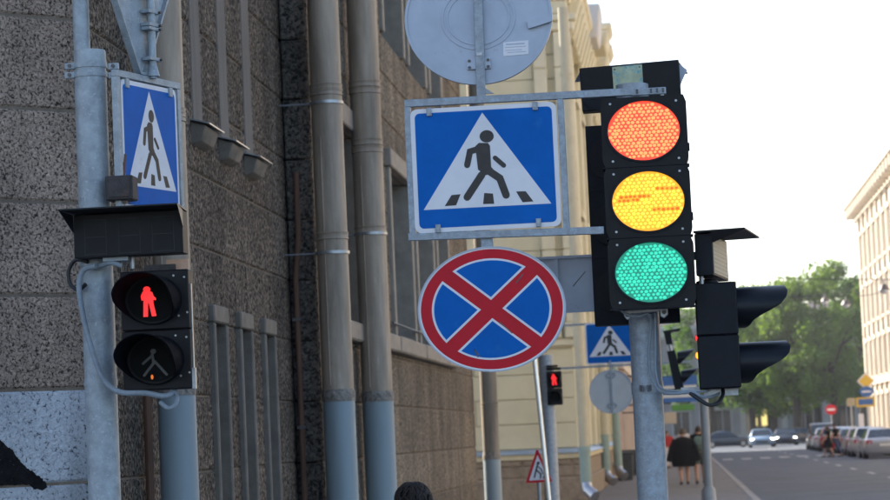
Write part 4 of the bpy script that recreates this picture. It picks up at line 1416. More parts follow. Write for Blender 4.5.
cable([(160, 402, 11.88), (168, 408, 11.87), (175, 405, 11.87), (177, 397, 11.9), (174, 390, 11.93)], .011, 'cable_grey', 'cable', 'short grey cable loop under the red-man signal')
cable([(88, 262, 11.95), (76, 260, 11.97), (69, 270, 11.98), (70, 283, 11.98), (78, 290, 11.97), (86, 284, 11.96)], .010, 'cable_black', 'cable', 'black cable coil at the left edge of the left post')
cable([(94, 268, 11.94), (110, 263, 11.9), (122, 266, 11.9)], .012, 'cable_grey', 'cable', 'short grey cable bridging the left post and its signal')

# ------------------------------------------------------------------ second crossing, farther down the pavement
Y2 = 37.0
c2 = P(549, 430, Y2)
sp = thing('signal_post', 'thin grey post with the small red pedestrian signal, behind the round sign', 'post', (c2.x, Y2, 0))
MB().tube([(c2.x, Y2, 0), (c2.x, Y2, P(545, 355, Y2).z)], 7.5 * Y2 / F, 18).build('tube', 'galv', sp)
MB().tube([(c2.x, Y2, 0), (c2.x, Y2, .4)], 10 * Y2 / F, 18).build('base', 'galv', sp)
a, b = P(551, 520, 30), P(533, 345, 30)
d_ = (b - a).normalized()
lo_ = a - d_ * (a.z / d_.z)
wp = thing('post_highlight', 'bright highlight on the thin grey post, shaped as a leaning strip', 'highlight_strip', lo_)
MB().tube([lo_, a, b], 2.3 * 30 / F, 12).build('highlight_strip', 'highlight_metal', wp)  # stands in for the bright highlight along the post, no separate part
MB().tube([b - d_ * .02, b + d_ * .03], 2.6 * 30 / F, 12).build('tip', 'steel', wp)
# small pedestrian signal
f2 = Fr(554.5, 388, Y2 - .15)
p2 = thing('pedestrian_signal', 'small distant pedestrian signal with red man beside the thin grey post', 'pedestrian signal', (f2.o.x, Y2, f2.o.z))
for i, vc in enumerate((8.5, -8.5)):
    sec = MB().box(f2, -7.5, 7.5, vc - 8.3, vc + 8.3, 0, 10).build('signal_section', 'black_plastic', p2, bevel=.01)
    ln = MB().ellipse(f2, 0, vc, 6, 6, -.4, .2, 20).build('lens', 'lens_dark', sec)
    visor(f2(0, vc, 0), Vector((0, -1, 0)), Zv, 6.5 * f2.k, 6.5 * f2.k, 8 * f2.k, 1 * f2.k, 'visor', 'visor_plastic', sec, n=18, th=.01)
    if i == 0:
        standing(Fr(0, 0, 0, loc=f2(0, vc, -.4), k=f2.k), -.6, -.05, .33).build('standing_figure', 'man_red', ln)
MB().box(f2, -7, 4, 21, 23, -2, 8).build('visor_plate', 'black_plastic', p2)
MB().box(f2, -7, 7, 18, 20.5, 0, 8).build('top_bracket', 'black_plastic', p2)
# small crossing sign and round sign
f3 = Fr(610, 343, Y2, k=Y2 / F * .33)
s3 = thing('crossing_sign', 'small distant blue crossing sign left of the signal post', 'road sign', (f3.o.x, Y2, f3.o.z))
crossing_sign_face(s3, f3, 0.0, e=.5)
bar((548, 369), (690, 361.5), 2.0, Y2 + .03, .03, 'galv', s3, 'frame_bar')
bar((556, 326), (650, 320), 2.0, Y2 + .03, .03, 'galv', s3, 'frame_bar')
f4 = Fr(611.5, 391.5, Y2 - .02)
s4 = thing('round_sign', 'grey back of a small round sign below the distant crossing sign', 'road sign', (f4.o.x, Y2, f4.o.z))
d4 = MB().ellipse(f4, 0, 0, 21.5, 21, 0, 1, 44).build('disc', 'disc_pale', s4)
MB().ring(f4, 0, 0, 22.3, 21.8, 21.3, 20.8, -.6, 1.4, 44).build('rim', 'sign_back', d4)
MB().box(f4, -.9, .9, -21, 31, -1.4, -.1).build('post_strip', 'galv', s4)
for v in (16, -14):
    MB().ring(f4, 0, v, 5, 3.2, 3.6, 2, -1.2, 0, 20).build('clamp', 'galv', d4)
# roadworks sign
f5 = Fr(538, 468, 33)
s5 = thing('roadworks_sign', 'white triangular roadworks sign with red border behind the pale highlight strip', 'road sign', (f5.o.x, 33, 0))
pl5 = MB().prism(f5, [(1, 18), (13.5, -14), (-13, -14.5), (-1, 18)], 0, 1).build('plate', 'sign_red', s5)
MB().prism(f5, [(0.1, 13), (9.8, -11.6), (-9.4, -12)], -.3, .3).build('white_field', 'sign_white', pl5)
fg = MB().ellipse(f5, .5, 5, 1.6, 1.6, -.6, 0, 12)
fg.stroke(f5, [(0, 4), (-2, -2), (-4, -9)], 1.5, -.62, 0)
fg.stroke(f5, [(-1.5, -2), (2.5, -6), (2, -10)], 1.4, -.64, 0)
fg.stroke(f5, [(-.5, 2), (3, -1), (5, -6)], 1.0, -.66, 0)
fg.prism(f5, [(4, -10.5), (8, -10.5), (6, -6.5)], -.6, 0)
fg.build('digging_figure', 'sign_black', pl5)
MB().tube([(f5.o.x, 33.03, 0), (f5.o.x, 33.03, f5.o.z)], .025, 8).build('leg', 'galv', s5)
# slim post with conical foot by the kerb
c6 = P(706, 440, 34)
g6 = thing('slim_post', 'slim grey post with thick foot beside the walkers', 'post', (c6.x, 34, 0))
MB().tube([(c6.x, 34, 0), (c6.x, 34, P(703, 395, 34).z)], 4.2 * 34 / F, 16).build('tube', 'post_beige', g6)
zf = P(710, 486, 34).z
MB().tube([(c6.x, 34, 0), (c6.x, 34, zf - .05), (c6.x, 34, zf)], [8 * 34 / F, 7 * 34 / F, 4.4 * 34 / F], 16).build('foot', 'post_beige', g6)
# distant signals with hoods, between the post and the side signal
for (px, py, Yq, ang, sc, lab) in ((677, 371, 36, -8, 1.0, 'distant dark pedestrian signal with hoods just right of the signal post'),):
    f7 = Fr(px, py, Yq)
    t7 = thing('pedestrian_signal', lab, 'pedestrian signal', (f7.o.x, Yq, f7.o.z))
    sec = MB().prism(f7, [(-9, 20), (-1, 21), (6, -17), (-3, -19)], 0, 10).build('signal_section', 'black_side', t7)
    for (uu, vv) in ((1, 13), (4, -6)):
        visor(f7(uu, vv, 5), Vector((1, 0, .12)).normalized(), Zv, 7.5 * f7.k, 6.5 * f7.k, 18 * f7.k, 2 * f7.k, 'visor', 'visor_plastic', sec, n=18, th=.01)
    f8 = Fr(672, 336, Yq)
    t8 = thing('countdown_display', 'distant dark box with flat visor above the hooded signal', 'countdown timer', (f8.o.x, Yq, f8.o.z))
    MB().prism(f8, [(-8, 4), (-1, 4), (0, -8), (-6, -8)], 0, 8).build('case', 'black_side', t8)
    MB().prism(f8, [(-9, 5.5), (9, 7.5), (8, 4.5), (-8, 3.0)], -1, 9).build('visor', 'visor_plastic', t8)
    MB().tube([f8(-3, -8, 4), f8(-1, -16, 4)], .02, 8).build('stem', 'steel', t8)
for (py, m_, lb) in ((338, 'lamp_red', 'tiny glowing red lamp at the left edge of the side pedestrian signal'), (355.5, 'lamp_orange', 'tiny glowing orange lamp at the left edge of the side pedestrian signal')):
    f9 = Fr(697.5, py, 30)
    t9 = thing('signal_lamp', lb, 'lamp', (f9.o.x, 30, f9.o.z))
    MB().ellipse(f9, 0, 0, 1.7, 3.2, 0, 1.5, 16).build('lens', m_, t9)
    MB().ring(f9, 0, 0, 2.4, 4, 1.7, 3.2, -.3, 2.5, 16).build('housing', 'black_plastic', t9)

# ------------------------------------------------------------------ shop boards over the pavement


def board(px0, px1, py0, py1, Y, m, label, strip=None):
    a, b = P(px0, py1, Y), P(px1, py0, Y)
    t = thing('shop_sign', label, 'shop sign', ((a.x + b.x) / 2, Y, a.z))
    p_ = MB().wbox(a.x, b.x, Y, Y + .15, a.z, b.z).build('panel', m, t, bevel=.01)
    if strip:
        h_ = b.z - a.z
        for (s0, s1, ms) in strip:
            MB().wbox(a.x + .03, b.x - .03, Y - .012, Y, a.z + h_ * s0, a.z + h_ * s1).build('stripe', ms, p_)
    MB().tube([(a.x, Y + .08, b.z + .06), (a.x - 1.5, Y + .08, b.z + .06)], .03, 6).build('arm', 'bolt', t)
    return t


board(661, 697, 375, 390, 70, 'shop_blue', 'blue hanging board above the walkers', [(.05, .28, 'shop_white')])
board(659, 699, 391, 403, 66, 'shop_blue', 'blue and white hanging board just above the green one', [(.45, .75, 'shop_white')])
board(672, 694, 404, 411, 72, 'shop_green', 'green hanging board above the walkers', None)
board(664, 676, 412, 424, 90, 'cream_wall', 'cream hanging board behind the person in red', None)

# ------------------------------------------------------------------ people


def skinned(verts, edges, radii, sub=2):
    me = bpy.data.meshes.new('tmp')
    me.from_pydata(verts, edges, [])
    o = bpy.data.objects.new('tmp', me)
    COL.objects.link(o)
    o.modifiers.new('s', 'SKIN')
    ss = o.modifiers.new('u', 'SUBSURF')
    ss.levels = sub
    ss.render_levels = sub
    for i, v in enumerate(me.skin_vertices[0].data):
        v.radius = radii[i] if isinstance(radii[i], tuple) else (radii[i], radii[i])
        v.use_root = (i == 0)
    dg = bpy.context.evaluated_depsgraph_get()
    ev = o.evaluated_get(dg)
    m2 = bpy.data.meshes.new_from_object(ev)
    vs = [v.co.copy() for v in m2.vertices]
    fs = [tuple(p.vertices) for p in m2.polygons]
    bpy.data.objects.remove(o)
    bpy.data.meshes.remove(me)
    bpy.data.meshes.remove(m2)
    return vs, fs


def person(loc, h, yaw, label, top, legs, hair, stride=.12, swing=.12, longhair=False, coat=None, skirt=None, shorts=False, bag=None, sx=1.15, legbare=False, tuft=False, group='people walking in the street'):
    """stands at loc; yaw 0 looks away from the camera"""
    t = thing('person', label, 'person', loc, group)
    R = Matrix.Rotation(yaw, 3, 'Z')
    L0 = Vector(loc)

    def W(x, y_, z_):
        v = R @ Vector((x * h, y_ * h, z_ * h))
        return Vector((v.x * sx, v.y, v.z)) + L0
    J = {'pel': (0, 0, .53), 'sp': (0, .01, .63), 'ch': (0, .0, .745), 'nk': (0, .0, .835), 'nk2': (0, .01, .865), 'hd': (0, .02, .915), 'ht': (0, .015, .965)}
    r = {'pel': (.085, .065), 'sp': (.074, .055), 'ch': (.088, .062), 'nk': .042, 'nk2': .033, 'hd': (.046, .055), 'ht': (.036, .044)}
    E = [('pel', 'sp'), ('sp', 'ch'), ('ch', 'nk'), ('nk', 'nk2'), ('nk2', 'hd'), ('hd', 'ht')]
    for s_, n_ in ((-1, 'l'), (1, 'r')):
        f = s_ * stride
        J['sh' + n_] = (s_ * .105, 0, .808)
        J['el' + n_] = (s_ * .135, -f * swing / .12 * .4 - .01, .635)
        J['wr' + n_] = (s_ * .14, -f * swing / .12 * .9 + .035, .50)
        J['ha' + n_] = (s_ * .138, -f * swing / .12 * 1.0 + .045, .455)
        J['hi' + n_] = (s_ * .052, 0, .50)
        J['kn' + n_] = (s_ * .053, f * .55 + .015, .285)
        J['an' + n_] = (s_ * .053, f - (.03 if f < 0 else 0), .05 + (.025 if f < 0 else 0))
        J['to' + n_] = (s_ * .058, f + .085, .018)
        r.update({'sh' + n_: .043, 'el' + n_: .028, 'wr' + n_: .020, 'ha' + n_: (.013, .024), 'hi' + n_: .064, 'kn' + n_: .040, 'an' + n_: .025, 'to' + n_: (.024, .014)})
        E += [('ch', 'sh' + n_), ('sh' + n_, 'el' + n_), ('el' + n_, 'wr' + n_), ('wr' + n_, 'ha' + n_), ('pel', 'hi' + n_), ('hi' + n_, 'kn' + n_), ('kn' + n_, 'an' + n_), ('an' + n_, 'to' + n_)]

    def sk(names, grow=0.0, ends=None):
        ids = {n_: i for i, n_ in enumerate(names)}
        JJ = dict(J)
        if ends:
            JJ.update(ends)
        vs = [(JJ[n_][0] * h, JJ[n_][1] * h, JJ[n_][2] * h) for n_ in names]
        es = [(ids[a], ids[b]) for a, b in E if a in ids and b in ids]
        rr = []
        for n_ in names:
            q = r[n_]
            rr.append(tuple((z_ + grow) * h for z_ in q) if isinstance(q, tuple) else ((q + grow) * h, (q + grow) * h))
        v2, f2_ = skinned(vs, es, rr)
        return [W(v.x / h, v.y / h, v.z / h) for v in v2], f2_
    v2, f2_ = sk(list(J.keys()))
    m = MB().add(v2, f2_)
    # fingers and thumb, nose and ears
    for s_, n_ in ((-1, 'l'), (1, 'r')):
        hx, hy, hz = J['ha' + n_]
        for k in range(4):
            o = -.016 + .011 * k
            ln = (.034, .042, .040, .030)[k]
            m.tube([W(hx, hy + o, hz - .006), W(hx - s_ * .002, hy + o + .004, hz - .006 - ln * .6), W(hx - s_ * .010, hy + o + .006, hz - .006 - ln)], [.0055 * h, .005 * h, .004 * h], 6)
        m.tube([W(hx, hy + .016, hz + .016), W(hx - s_ * .006, hy + .032, hz + .002), W(hx - s_ * .010, hy + .034, hz - .016)], [.007 * h, .006 * h, .0045 * h], 6)
        m.tube([W(s_ * .044, .015, .905), W(s_ * .052, .010, .918), W(s_ * .047, .012, .935)], [.006 * h, .010 * h, .006 * h], 6)
    m.tube([W(0, .066, .93), W(0, .085, .912), W(0, .07, .905)], [.006 * h, .011 * h, .008 * h], 6)
    m.build('body', 'skin', t, sharp=80)
    # hair as a shell over the skull
    hv, hf = [], []
    nu, nv = 16, 9
    for j in range(nv + 1):
        ph = math.pi * .5 * (1 - j / nv) if not longhair else math.pi * (.5 - .62 * j / nv)
        for i in range(nu):
            th_ = 2 * math.pi * i / nu
            front = max(0, math.sin(th_))
            p_ = ph if ph > 0 else ph * (1 - front)
            rr = math.cos(p_) * (1.0 if p_ > 0 else 1.0)
            bump_ = 1 + .05 * math.sin(5 * th_ + j)
            lift = .022 * front * (j / nv)
            hv.append(W(.056 * rr * math.cos(th_) * bump_, .008 + .066 * rr * math.sin(th_) * bump_ * (1 if math.sin(th_) < 0 else .9), .925 + .075 * math.sin(p_) * bump_ + lift - (.03 * (1 - front) * (j / nv) ** 2)))
    for j in range(nv):
        for i in range(nu):
            a, b = j * nu + i, j * nu + (i + 1) % nu
            hf.append((a, b, b + nu, a + nu))
    hf.append(tuple(range(nu)))
    hm_ = MB().add(hv, hf)
    if tuft:
        rt_ = random.Random(5)
        for k in range(260):
            az, el = rt_.uniform(0, 2 * math.pi), rt_.uniform(.05, 1.5)
            strand = []
            for q in range(4):
                e_ = el - .17 * q
                a_ = az + .12 * q * rt_.uniform(-1, 1)
                k_ = 1.02 + rt_.uniform(0, .05)
                strand.append(W(.056 * math.cos(e_) * math.cos(a_) * k_, .008 + .066 * math.cos(e_) * math.sin(a_) * k_, .925 + .075 * math.sin(e_) * k_))
            hm_.tube(strand, [.002 * h, .0045 * h, .004 * h, .0015 * h], 5)
    hm_.build('hair', hair, t, sharp=80)
    if top:
        v2, f2_ = sk(['pel', 'sp', 'ch', 'nk', 'shl', 'ell', 'shr', 'elr'], .012, {'ell': tuple((J['shl'][i] * .35 + J['ell'][i] * .65) for i in range(3)), 'elr': tuple((J['shr'][i] * .35 + J['elr'][i] * .65) for i in range(3))})
        MB().add(v2, f2_).build('shirt', top, t, sharp=80)
    if legs:
        nm = ['pel', 'hil', 'knl', 'hir', 'knr'] + ([] if shorts else ['anl', 'anr'])
        en = {}
        if shorts:
            en = {'knl': tuple(J['knl'][i] * .9 + J['hil'][i] * .1 for i in range(3)), 'knr': tuple(J['knr'][i] * .9 + J['hir'][i] * .1 for i in range(3))}
        v2, f2_ = sk(nm, .012, en)
        MB().add(v2, f2_).build('shorts' if shorts else 'trousers', legs, t, sharp=80)
    for s_, n_ in ((-1, 'l'), (1, 'r')):
        a, b = Vector(J['an' + n_]), Vector(J['to' + n_])
        m = MB().tube([W(a.x, a.y - .035, b.z + .006), W(a.x, a.y - .02, b.z + .012), W(a.x, a.y + .03, b.z + .012), W(b.x, b.y + .005, b.z), W(b.x, b.y + .03, b.z - .004)], [.012 * h, .026 * h, .027 * h, .024 * h, .010 * h], 10)
        m.build('shoe', 'shoe', t, sharp=60)

    def loft(rings, name, m_):
        vs, fs = [], []
        n = 28
        for (z_, ru, rv, cy) in rings:
            for i in range(n):
                th_ = 2 * math.pi * i / n
                fold = 1 + .035 * math.sin(7 * th_) * (1 - (z_ - rings[-1][0]) / max(.01, rings[0][0] - rings[-1][0]))
                vs.append(W(ru * math.cos(th_) * fold, cy + rv * math.sin(th_) * fold, z_))
        for j in range(len(rings) - 1):
            for i in range(n):
                fs.append((j * n + i, j * n + (i + 1) % n, (j + 1) * n + (i + 1) % n, (j + 1) * n + i))
        fs.append(tuple(range(n)))
        MB().add(vs, fs).build(name, m_, t, sharp=80)
    if coat:
        loft([(.852, .045, .045, .0), (.83, .10, .065, 0), (.80, .14, .085, 0), (.72, .165, .10, -.005), (.60, .185, .12, -.01), (.48, .19, .135, -.015), (.37, .185, .14, -.02), (.32, .17, .13, -.02)], 'coat', coat)
        for s_ in (-1, 1):
            MB().tube([W(s_ * .11, 0, .80), W(s_ * .165, -.01, .66), W(s_ * .205, .01, .50), W(s_ * .225, .02, .42)], [.055 * h, .065 * h, .06 * h, .055 * h], 12).build('sleeve', coat, t, sharp=80)
    if skirt:
        loft([(.60, .082, .07, 0), (.53, .105, .085, 0), (.42, .13, .11, 0), (.30, .15, .13, 0)], 'skirt', skirt)
    if bag == 'backpack':
        vs, fs = [], []
        m = MB()
        pts = []
        for (z_, hw_, d0, d1) in ((.56, .07, -.06, -.13), (.60, .085, -.062, -.155), (.72, .085, -.062, -.15), (.80, .07, -.062, -.12), (.82, .045, -.06, -.09)):
            pts.append([W(-hw_, d0, z_), W(hw_, d0, z_), W(hw_ * .85, d1, z_), W(-hw_ * .85, d1, z_)])
        for q in pts:
            vs += q
        for j in range(4):
            for i in range(4):
                fs.append((4 * j + i, 4 * j + (i + 1) % 4, 4 * j + 4 + (i + 1) % 4, 4 * j + 4 + i))
        fs += [(3, 2, 1, 0), (16, 17, 18, 19)]
        b_ = thing('backpack', 'green-grey backpack on the man in shorts', 'backpack', W(0, -.1, .56))
        MB().add(vs, fs).build('sack', 'cloth_teal', b_, bevel=.02)
        MB().add([W(-.05, -.152, .60), W(.05, -.152, .60), W(.05, -.151, .68), W(-.05, -.151, .68), W(-.05, -.165, .605), W(.05, -.165, .605), W(.05, -.165, .675), W(-.05, -.165, .675)], [(4, 5, 6, 7), (0, 1, 5, 4), (1, 2, 6, 5), (2, 3, 7, 6), (3, 0, 4, 7)]).build('pocket', 'cloth_green', b_)
    if bag == 'tote':
        hx, hy, hz = J['har']
        b_ = thing('tote_bag', 'red shoulder bag carried by the road-crossing pair', 'bag', W(hx, hy, hz - .2))
        MB().hexa([W(hx - .01, hy - .08, hz - .2), W(hx + .04, hy - .08, hz - .2), W(hx + .04, hy + .09, hz - .2), W(hx - .01, hy + .09, hz - .2), W(hx - .005, hy - .09, hz - .04), W(hx + .035, hy - .09, hz - .04), W(hx + .035, hy + .10, hz - .04), W(hx - .005, hy + .10, hz - .04)]).build('sack', 'cloth_red', b_, bevel=.02)
        MB().tube([W(hx + .01, hy - .05, hz - .05), W(hx + .01, hy, hz + .0), W(hx + .01, hy + .05, hz - .05)], .006 * h, 6).build('handle', 'cloth_red', b_)
    return t


def ground_at(px, py):
    p = PZ(px, py, 0)
    return (p.x, p.y, 0)


person(ground_at(685, 484.5), 1.74, 0.05, 'woman in a wide black coat walking away along the pavement', None, None, 'hair_brown', stride=.07, coat='cloth_black')
person(ground_at(701, 483.5), 1.80, 0.0, 'man in dark shirt and green shorts walking away beside the slim post', 'cloth_black', 'cloth_green', 'hair_dark', stride=.10, shorts=True, bag='backpack')
g = ground_at(668.5, 468)
person(g, 1.66, math.pi + .2, 'person in a red top and pale trousers just right of the signal post', 'cloth_red', 'cloth_white', 'hair_brown', stride=.12, longhair=True)
person((g[0] + .75, g[1] + 7, 0), 1.74, math.pi, 'person in a white shirt behind the woman in black', 'cloth_white', 'cloth_blue', 'hair_brown', stride=.1)
person((g[0] + 1.55, g[1] + 11, 0), 1.80, math.pi - .1, 'person in an olive shirt between the woman in black and the man', 'cloth_olive', 'cloth_blue', 'hair_dark', stride=.1)
g = PZ(829, 457, -.13)
person((g.x, g.y, -.13), 1.66, rad(80), 'person in dark skirt crossing the road before the parked cars', 'cloth_black', None, 'hair_brown', stride=.12, skirt='cloth_black', longhair=True, bag='tote')
person((g.x + .42, g.y + .5, -.13), 1.78, rad(75), 'person in dark blue trousers crossing the road before the parked cars', 'cloth_black', 'cloth_blue', 'hair_dark', stride=.14)
hp = P(413.5, 482.5, 15.4)
person((hp.x, 15.4, 0), hp.z / 1.0, math.pi * .15, 'top of a dark-haired head at the bottom edge, in front of the grey wall', 'cloth_blue', 'cloth_black', 'hair_dark', stride=.06, longhair=True, sx=1.32, tuft=True)

# ------------------------------------------------------------------ cars


def car(x, y, paint, label, facing=-1, lights=False, kind='sedan', yaw=0.0, z=-.13):
    """facing -1: front towards the camera; +1: rear towards the camera"""
    t = thing('car', label, 'car', (x, y, z), 'cars in the street')
    R = Matrix.Rotation(yaw + (0 if facing < 0 else math.pi), 3, 'Z')
    o = Vector((x, y, z))
    SX = 1.16

    def W(a, b, c):
        v = R @ Vector((a, b, c))
        return Vector((v.x * SX if abs(yaw) < .8 else v.x, v.y, v.z)) + o
    tall = {'sedan': 0, 'hatch': .06, 'van': .32}[kind]
    st_ = [(-2.22, .66, .34, .60), (-2.14, .80, .24, .70), (-1.9, .86, .19, .78), (-1.3, .89, .18, .87), (-.85, .90, .18, .95), (.3, .90, .18, .97), (1.35, .90, .18, .99), (1.75, .88, .19, .98), (2.08, .84, .22, .93), (2.2, .72, .32, .82)]
    vs, fs = [], []
    for (yy, wd, zl_, zb_) in st_:
        zb2 = zb_ + tall * .25
        prof = [(-wd * .86, zl_), (-wd, zl_ + .16), (-wd * 1.01, (zl_ + zb2) / 2 + .05), (-wd * .96, zb2 - .06), (-wd * .86, zb2), (0, zb2 + .03), (wd * .86, zb2), (wd * .96, zb2 - .06), (wd * 1.01, (zl_ + zb2) / 2 + .05), (wd, zl_ + .16), (wd * .86, zl_)]
        vs += [W(a, yy, b) for a, b in prof]
    n = 11
    for j in range(len(st_) - 1):
        for i in range(n):
            fs.append((j * n + i, j * n + (i + 1) % n, (j + 1) * n + (i + 1) % n, (j + 1) * n + i))
    fs += [tuple(range(n)), tuple((len(st_) - 1) * n + i for i in range(n))]
    body = MB().add(vs, fs).build('body', paint, t, sharp=40)
    zb_, zr = .95 + tall * .25, 1.44 + tall
    y0, y1, r0, r1 = -.98, (1.75 if kind == 'sedan' else 2.05), -.30, (1.0 if kind == 'sedan' else 1.75)
    if kind == 'van':
        y0, r0, r1, y1 = -1.3, -.75, 2.0, 2.12
    wb, wr = .83, .63 + tall * .25
    B = [(-wb, y0, zb_), (wb, y0, zb_), (wb, y1, zb_), (-wb, y1, zb_)]
    T = [(-wr, r0, zr - .03), (wr, r0, zr - .03), (wr, r1, zr - .03), (-wr, r1, zr - .03)]
    cab = MB().hexa([W(*p) for p in B + T]).build('cabin', paint, t, bevel=.05)
    MB().hexa([W(-wr * .93, r0 + .08, zr - .028), W(wr * .93, r0 + .08, zr - .028), W(wr * .93, r1 - .05, zr - .028), W(-wr * .93, r1 - .05, zr - .028), W(-wr * .8, r0 + .25, zr + .02), W(wr * .8, r0 + .25, zr + .02), W(wr * .8, r1 - .2, zr + .02), W(-wr * .8, r1 - .2, zr + .02)]).build('roof', paint, t)

    def pane(name, q):
        q = [Vector(p) for p in q]
        c = sum(q, Vector()) / 4
        nr = (q[1] - q[0]).cross(q[3] - q[0]).normalized()
        if nr.dot(c - Vector((0, .3, 1.1))) < 0:
            nr = -nr
        qi = [c + (p - c) * .88 for p in q]
        MB().hexa([W(*(p - nr * .02)) for p in qi] + [W(*(p + nr * .012)) for p in qi]).build(name, 'car_glass', cab)
    pane('windscreen', [B[0], B[1], T[1], T[0]])
    pane('rear_window', [B[3], B[2], T[2], T[3]])
    for s_ in (0, 1):
        b0, b1, t0, t1 = (B[0], B[3], T[0], T[3]) if s_ == 0 else (B[1], B[2], T[1], T[2])
        mid = lambda p, q: tuple((Vector(p) + Vector(q)) / 2)
        pane('side_window', [b0, mid(b0, b1), mid(t0, t1), t0])
        pane('side_window', [mid(b0, b1), b1, t1, mid(t0, t1)])
    for s_ in (-1, 1):
        for yy in (-1.36, 1.32):
            c0 = W(s_ * .90, yy, .32)
            c1 = W(s_ * .70, yy, .32)
            wh = MB().tube([c1, c0], .32, 18).build('wheel', 'tyre', t)
            MB().tube([W(s_ * .89, yy, .32), W(s_ * .915, yy, .32)], .2, 14).build('rim', 'rim', wh)
        hl = MB().hexa([W(s_ * .50, -2.06, .58), W(s_ * .80, -1.98, .60), W(s_ * .80, -1.9, .60), W(s_ * .50, -1.98, .58), W(s_ * .50, -2.17, .71), W(s_ * .79, -2.08, .73), W(s_ * .79, -1.9, .73), W(s_ * .5, -1.98, .71)])
        f = MB()
        cc = W(s_ * .64, -2.16, .64)
        pts = [(cc + Vector(((.15) * math.cos(a) * SX, 0, .085 * math.sin(a)))) for a in [2 * math.pi * i / 14 for i in range(14)]]
        dp = R @ Vector((0, .15, 0))
        f.add(pts + [p + dp for p in pts], [tuple(range(14)), tuple(range(27, 13, -1))] + [((i + 1) % 14, i, 14 + i, 14 + (i + 1) % 14) for i in range(14)])
        f.build('headlight', 'head_lamp' if lights else 'rim', t)
        MB().hexa([W(s_ * .56, 2.10, .72), W(s_ * .80, 2.05, .72), W(s_ * .80, 2.17, .72), W(s_ * .56, 2.22, .72), W(s_ * .56, 2.06, .90), W(s_ * .80, 2.0, .90), W(s_ * .80, 2.12, .90), W(s_ * .56, 2.19, .90)]).build('tail_light', 'tail_lamp', t)
        MB().hexa([W(s_ * .90, -.75, .98), W(s_ * 1.06, -.75, .98), W(s_ * 1.06, -.66, .98), W(s_ * .90, -.66, .98), W(s_ * .90, -.75, 1.1), W(s_ * 1.06, -.75, 1.1), W(s_ * 1.06, -.66, 1.1), W(s_ * .9, -.66, 1.1)]).build('mirror', paint, t, bevel=.02)
    MB().hexa([W(-.45, -2.24, .40), W(.45, -2.24, .40), W(.45, -2.15, .40), W(-.45, -2.15, .40), W(-.45, -2.24, .55), W(.45, -2.24, .55), W(.45, -2.15, .55), W(-.45, -2.15, .55)]).build('grille', 'tyre', t)
    MB().hexa([W(-.26, 2.205, .60), W(.26, 2.205, .60), W(.26, 2.225, .60), W(-.26, 2.225, .60), W(-.26, 2.205, .71), W(.26, 2.205, .71), W(.26, 2.225, .71), W(-.26, 2.225, .71)]).build('number_plate', 'plate_white', t)
    return t


def at_y(px, Y):
    return P(px, 440, Y).x


car(at_y(761.5, 206), 206, 'paint_sky', 'pale blue car with headlights on, coming along the street', -1, True, 'hatch')
car(at_y(785, 214), 214, 'paint_navy', 'dark car with bright headlights beside the pale blue one', -1, True, 'sedan')
car(at_y(727, 216), 216, 'paint_navy', 'dark car standing sideways at the far end of the pavement', -1, False, 'sedan', yaw=rad(90))
rowp = [(122, 'paint_silver', 'silver parked car nearest the right edge', 'sedan', 881), (129, 'paint_pale', 'pale parked car second from the right edge', 'hatch', 0), (136.5, 'paint_maroon', 'maroon parked car in the middle of the parked row', 'sedan', 0),
        (144, 'paint_navy', 'dark blue parked car behind the maroon one', 'sedan', 0), (151.5, 'paint_pale', 'off-white parked car towards the far end of the row', 'hatch', 0), (159, 'paint_maroon', 'dark red parked car right behind the road-crossing pair', 'hatch', 0), (167, 'paint_pale', 'light parked car next to the brown van', 'sedan', 0)]
for (yy, pt, lab, kd, _) in rowp:
    car(9.75 + random.uniform(-.1, .1), yy, pt, lab, 1, False, kd)
car(at_y(822, 175), 175, 'paint_brown', 'brown boxy van at the far end of the parked row', 1, False, 'van')
car(at_y(805, 224), 226, 'paint_graphite', 'dark car standing sideways under the trees', -1, False, 'sedan', yaw=rad(90))


# ------------------------------------------------------------------ distant signs and lamps
def round_plate(px, py, Y, rpx, name, label, m, extra):
    f = Fr(px, py, Y)
    t = thing(name, label, 'road sign', (f.o.x, Y, 0))
    MB().tube([(f.o.x, Y + .06, 0), (f.o.x, Y + .06, f.o.z + .2)], .05, 8).build('post', 'galv', t)
    p_ = MB().ellipse(f, 0, 0, rpx * 1.12, rpx, 0, .5, 28).build('plate', m, t)
    extra(f, p_)
    return t


round_plate(831, 409.5, 186, 5.0, 'no_entry_sign', 'round red no-entry sign on a post under the trees', 'sign_red', lambda f, p_: MB().box(f, -3.8, 3.8, -1, 1, -.2, .2).build('white_bar', 'sign_white', p_))
f = Fr(866, 381, 164)
pz = thing('priority_sign', 'yellow diamond sign at the top of the post by the cream building', 'road sign', (f.o.x, 164, f.o.z))
q = MB().prism(f, [(0, 8.5), (9, 0), (0, -8.5), (-9, 0)], 0, .6).build('plate', 'sign_white', pz)
MB().prism(f, [(0, 7), (7.4, 0), (0, -7), (-7.4, 0)], -.2, .2).build('yellow_field', 'sign_yellow', q)
pt_ = thing('sign_post', 'thin post carrying the yellow diamond and blue signs', 'post', (f.o.x, 164.1, 0))
MB().tube([(f.o.x, 164.1, 0), (f.o.x, 164.1, f.o.z + .4)], .05, 8).build('tube', 'galv', pt_)
MB().tube([(f.o.x, 164.1, 0), (f.o.x, 164.1, .15)], .12, 8).build('foot', 'galv', pt_)
f = Fr(866.5, 391.5, 163.9)
t = thing('direction_sign', 'round blue sign with white arrow below the yellow diamond', 'road sign', (f.o.x, 163.9, f.o.z))
q = MB().ellipse(f, 0, 0, 7, 5.2, 0, .5, 28).build('plate', 'shop_blue', t)
MB().stroke(f, [(-4, 0), (4, 0)], 1.6, -.3, .1).build('arrow', 'sign_white', q)
f = Fr(866, 402, 163.9)
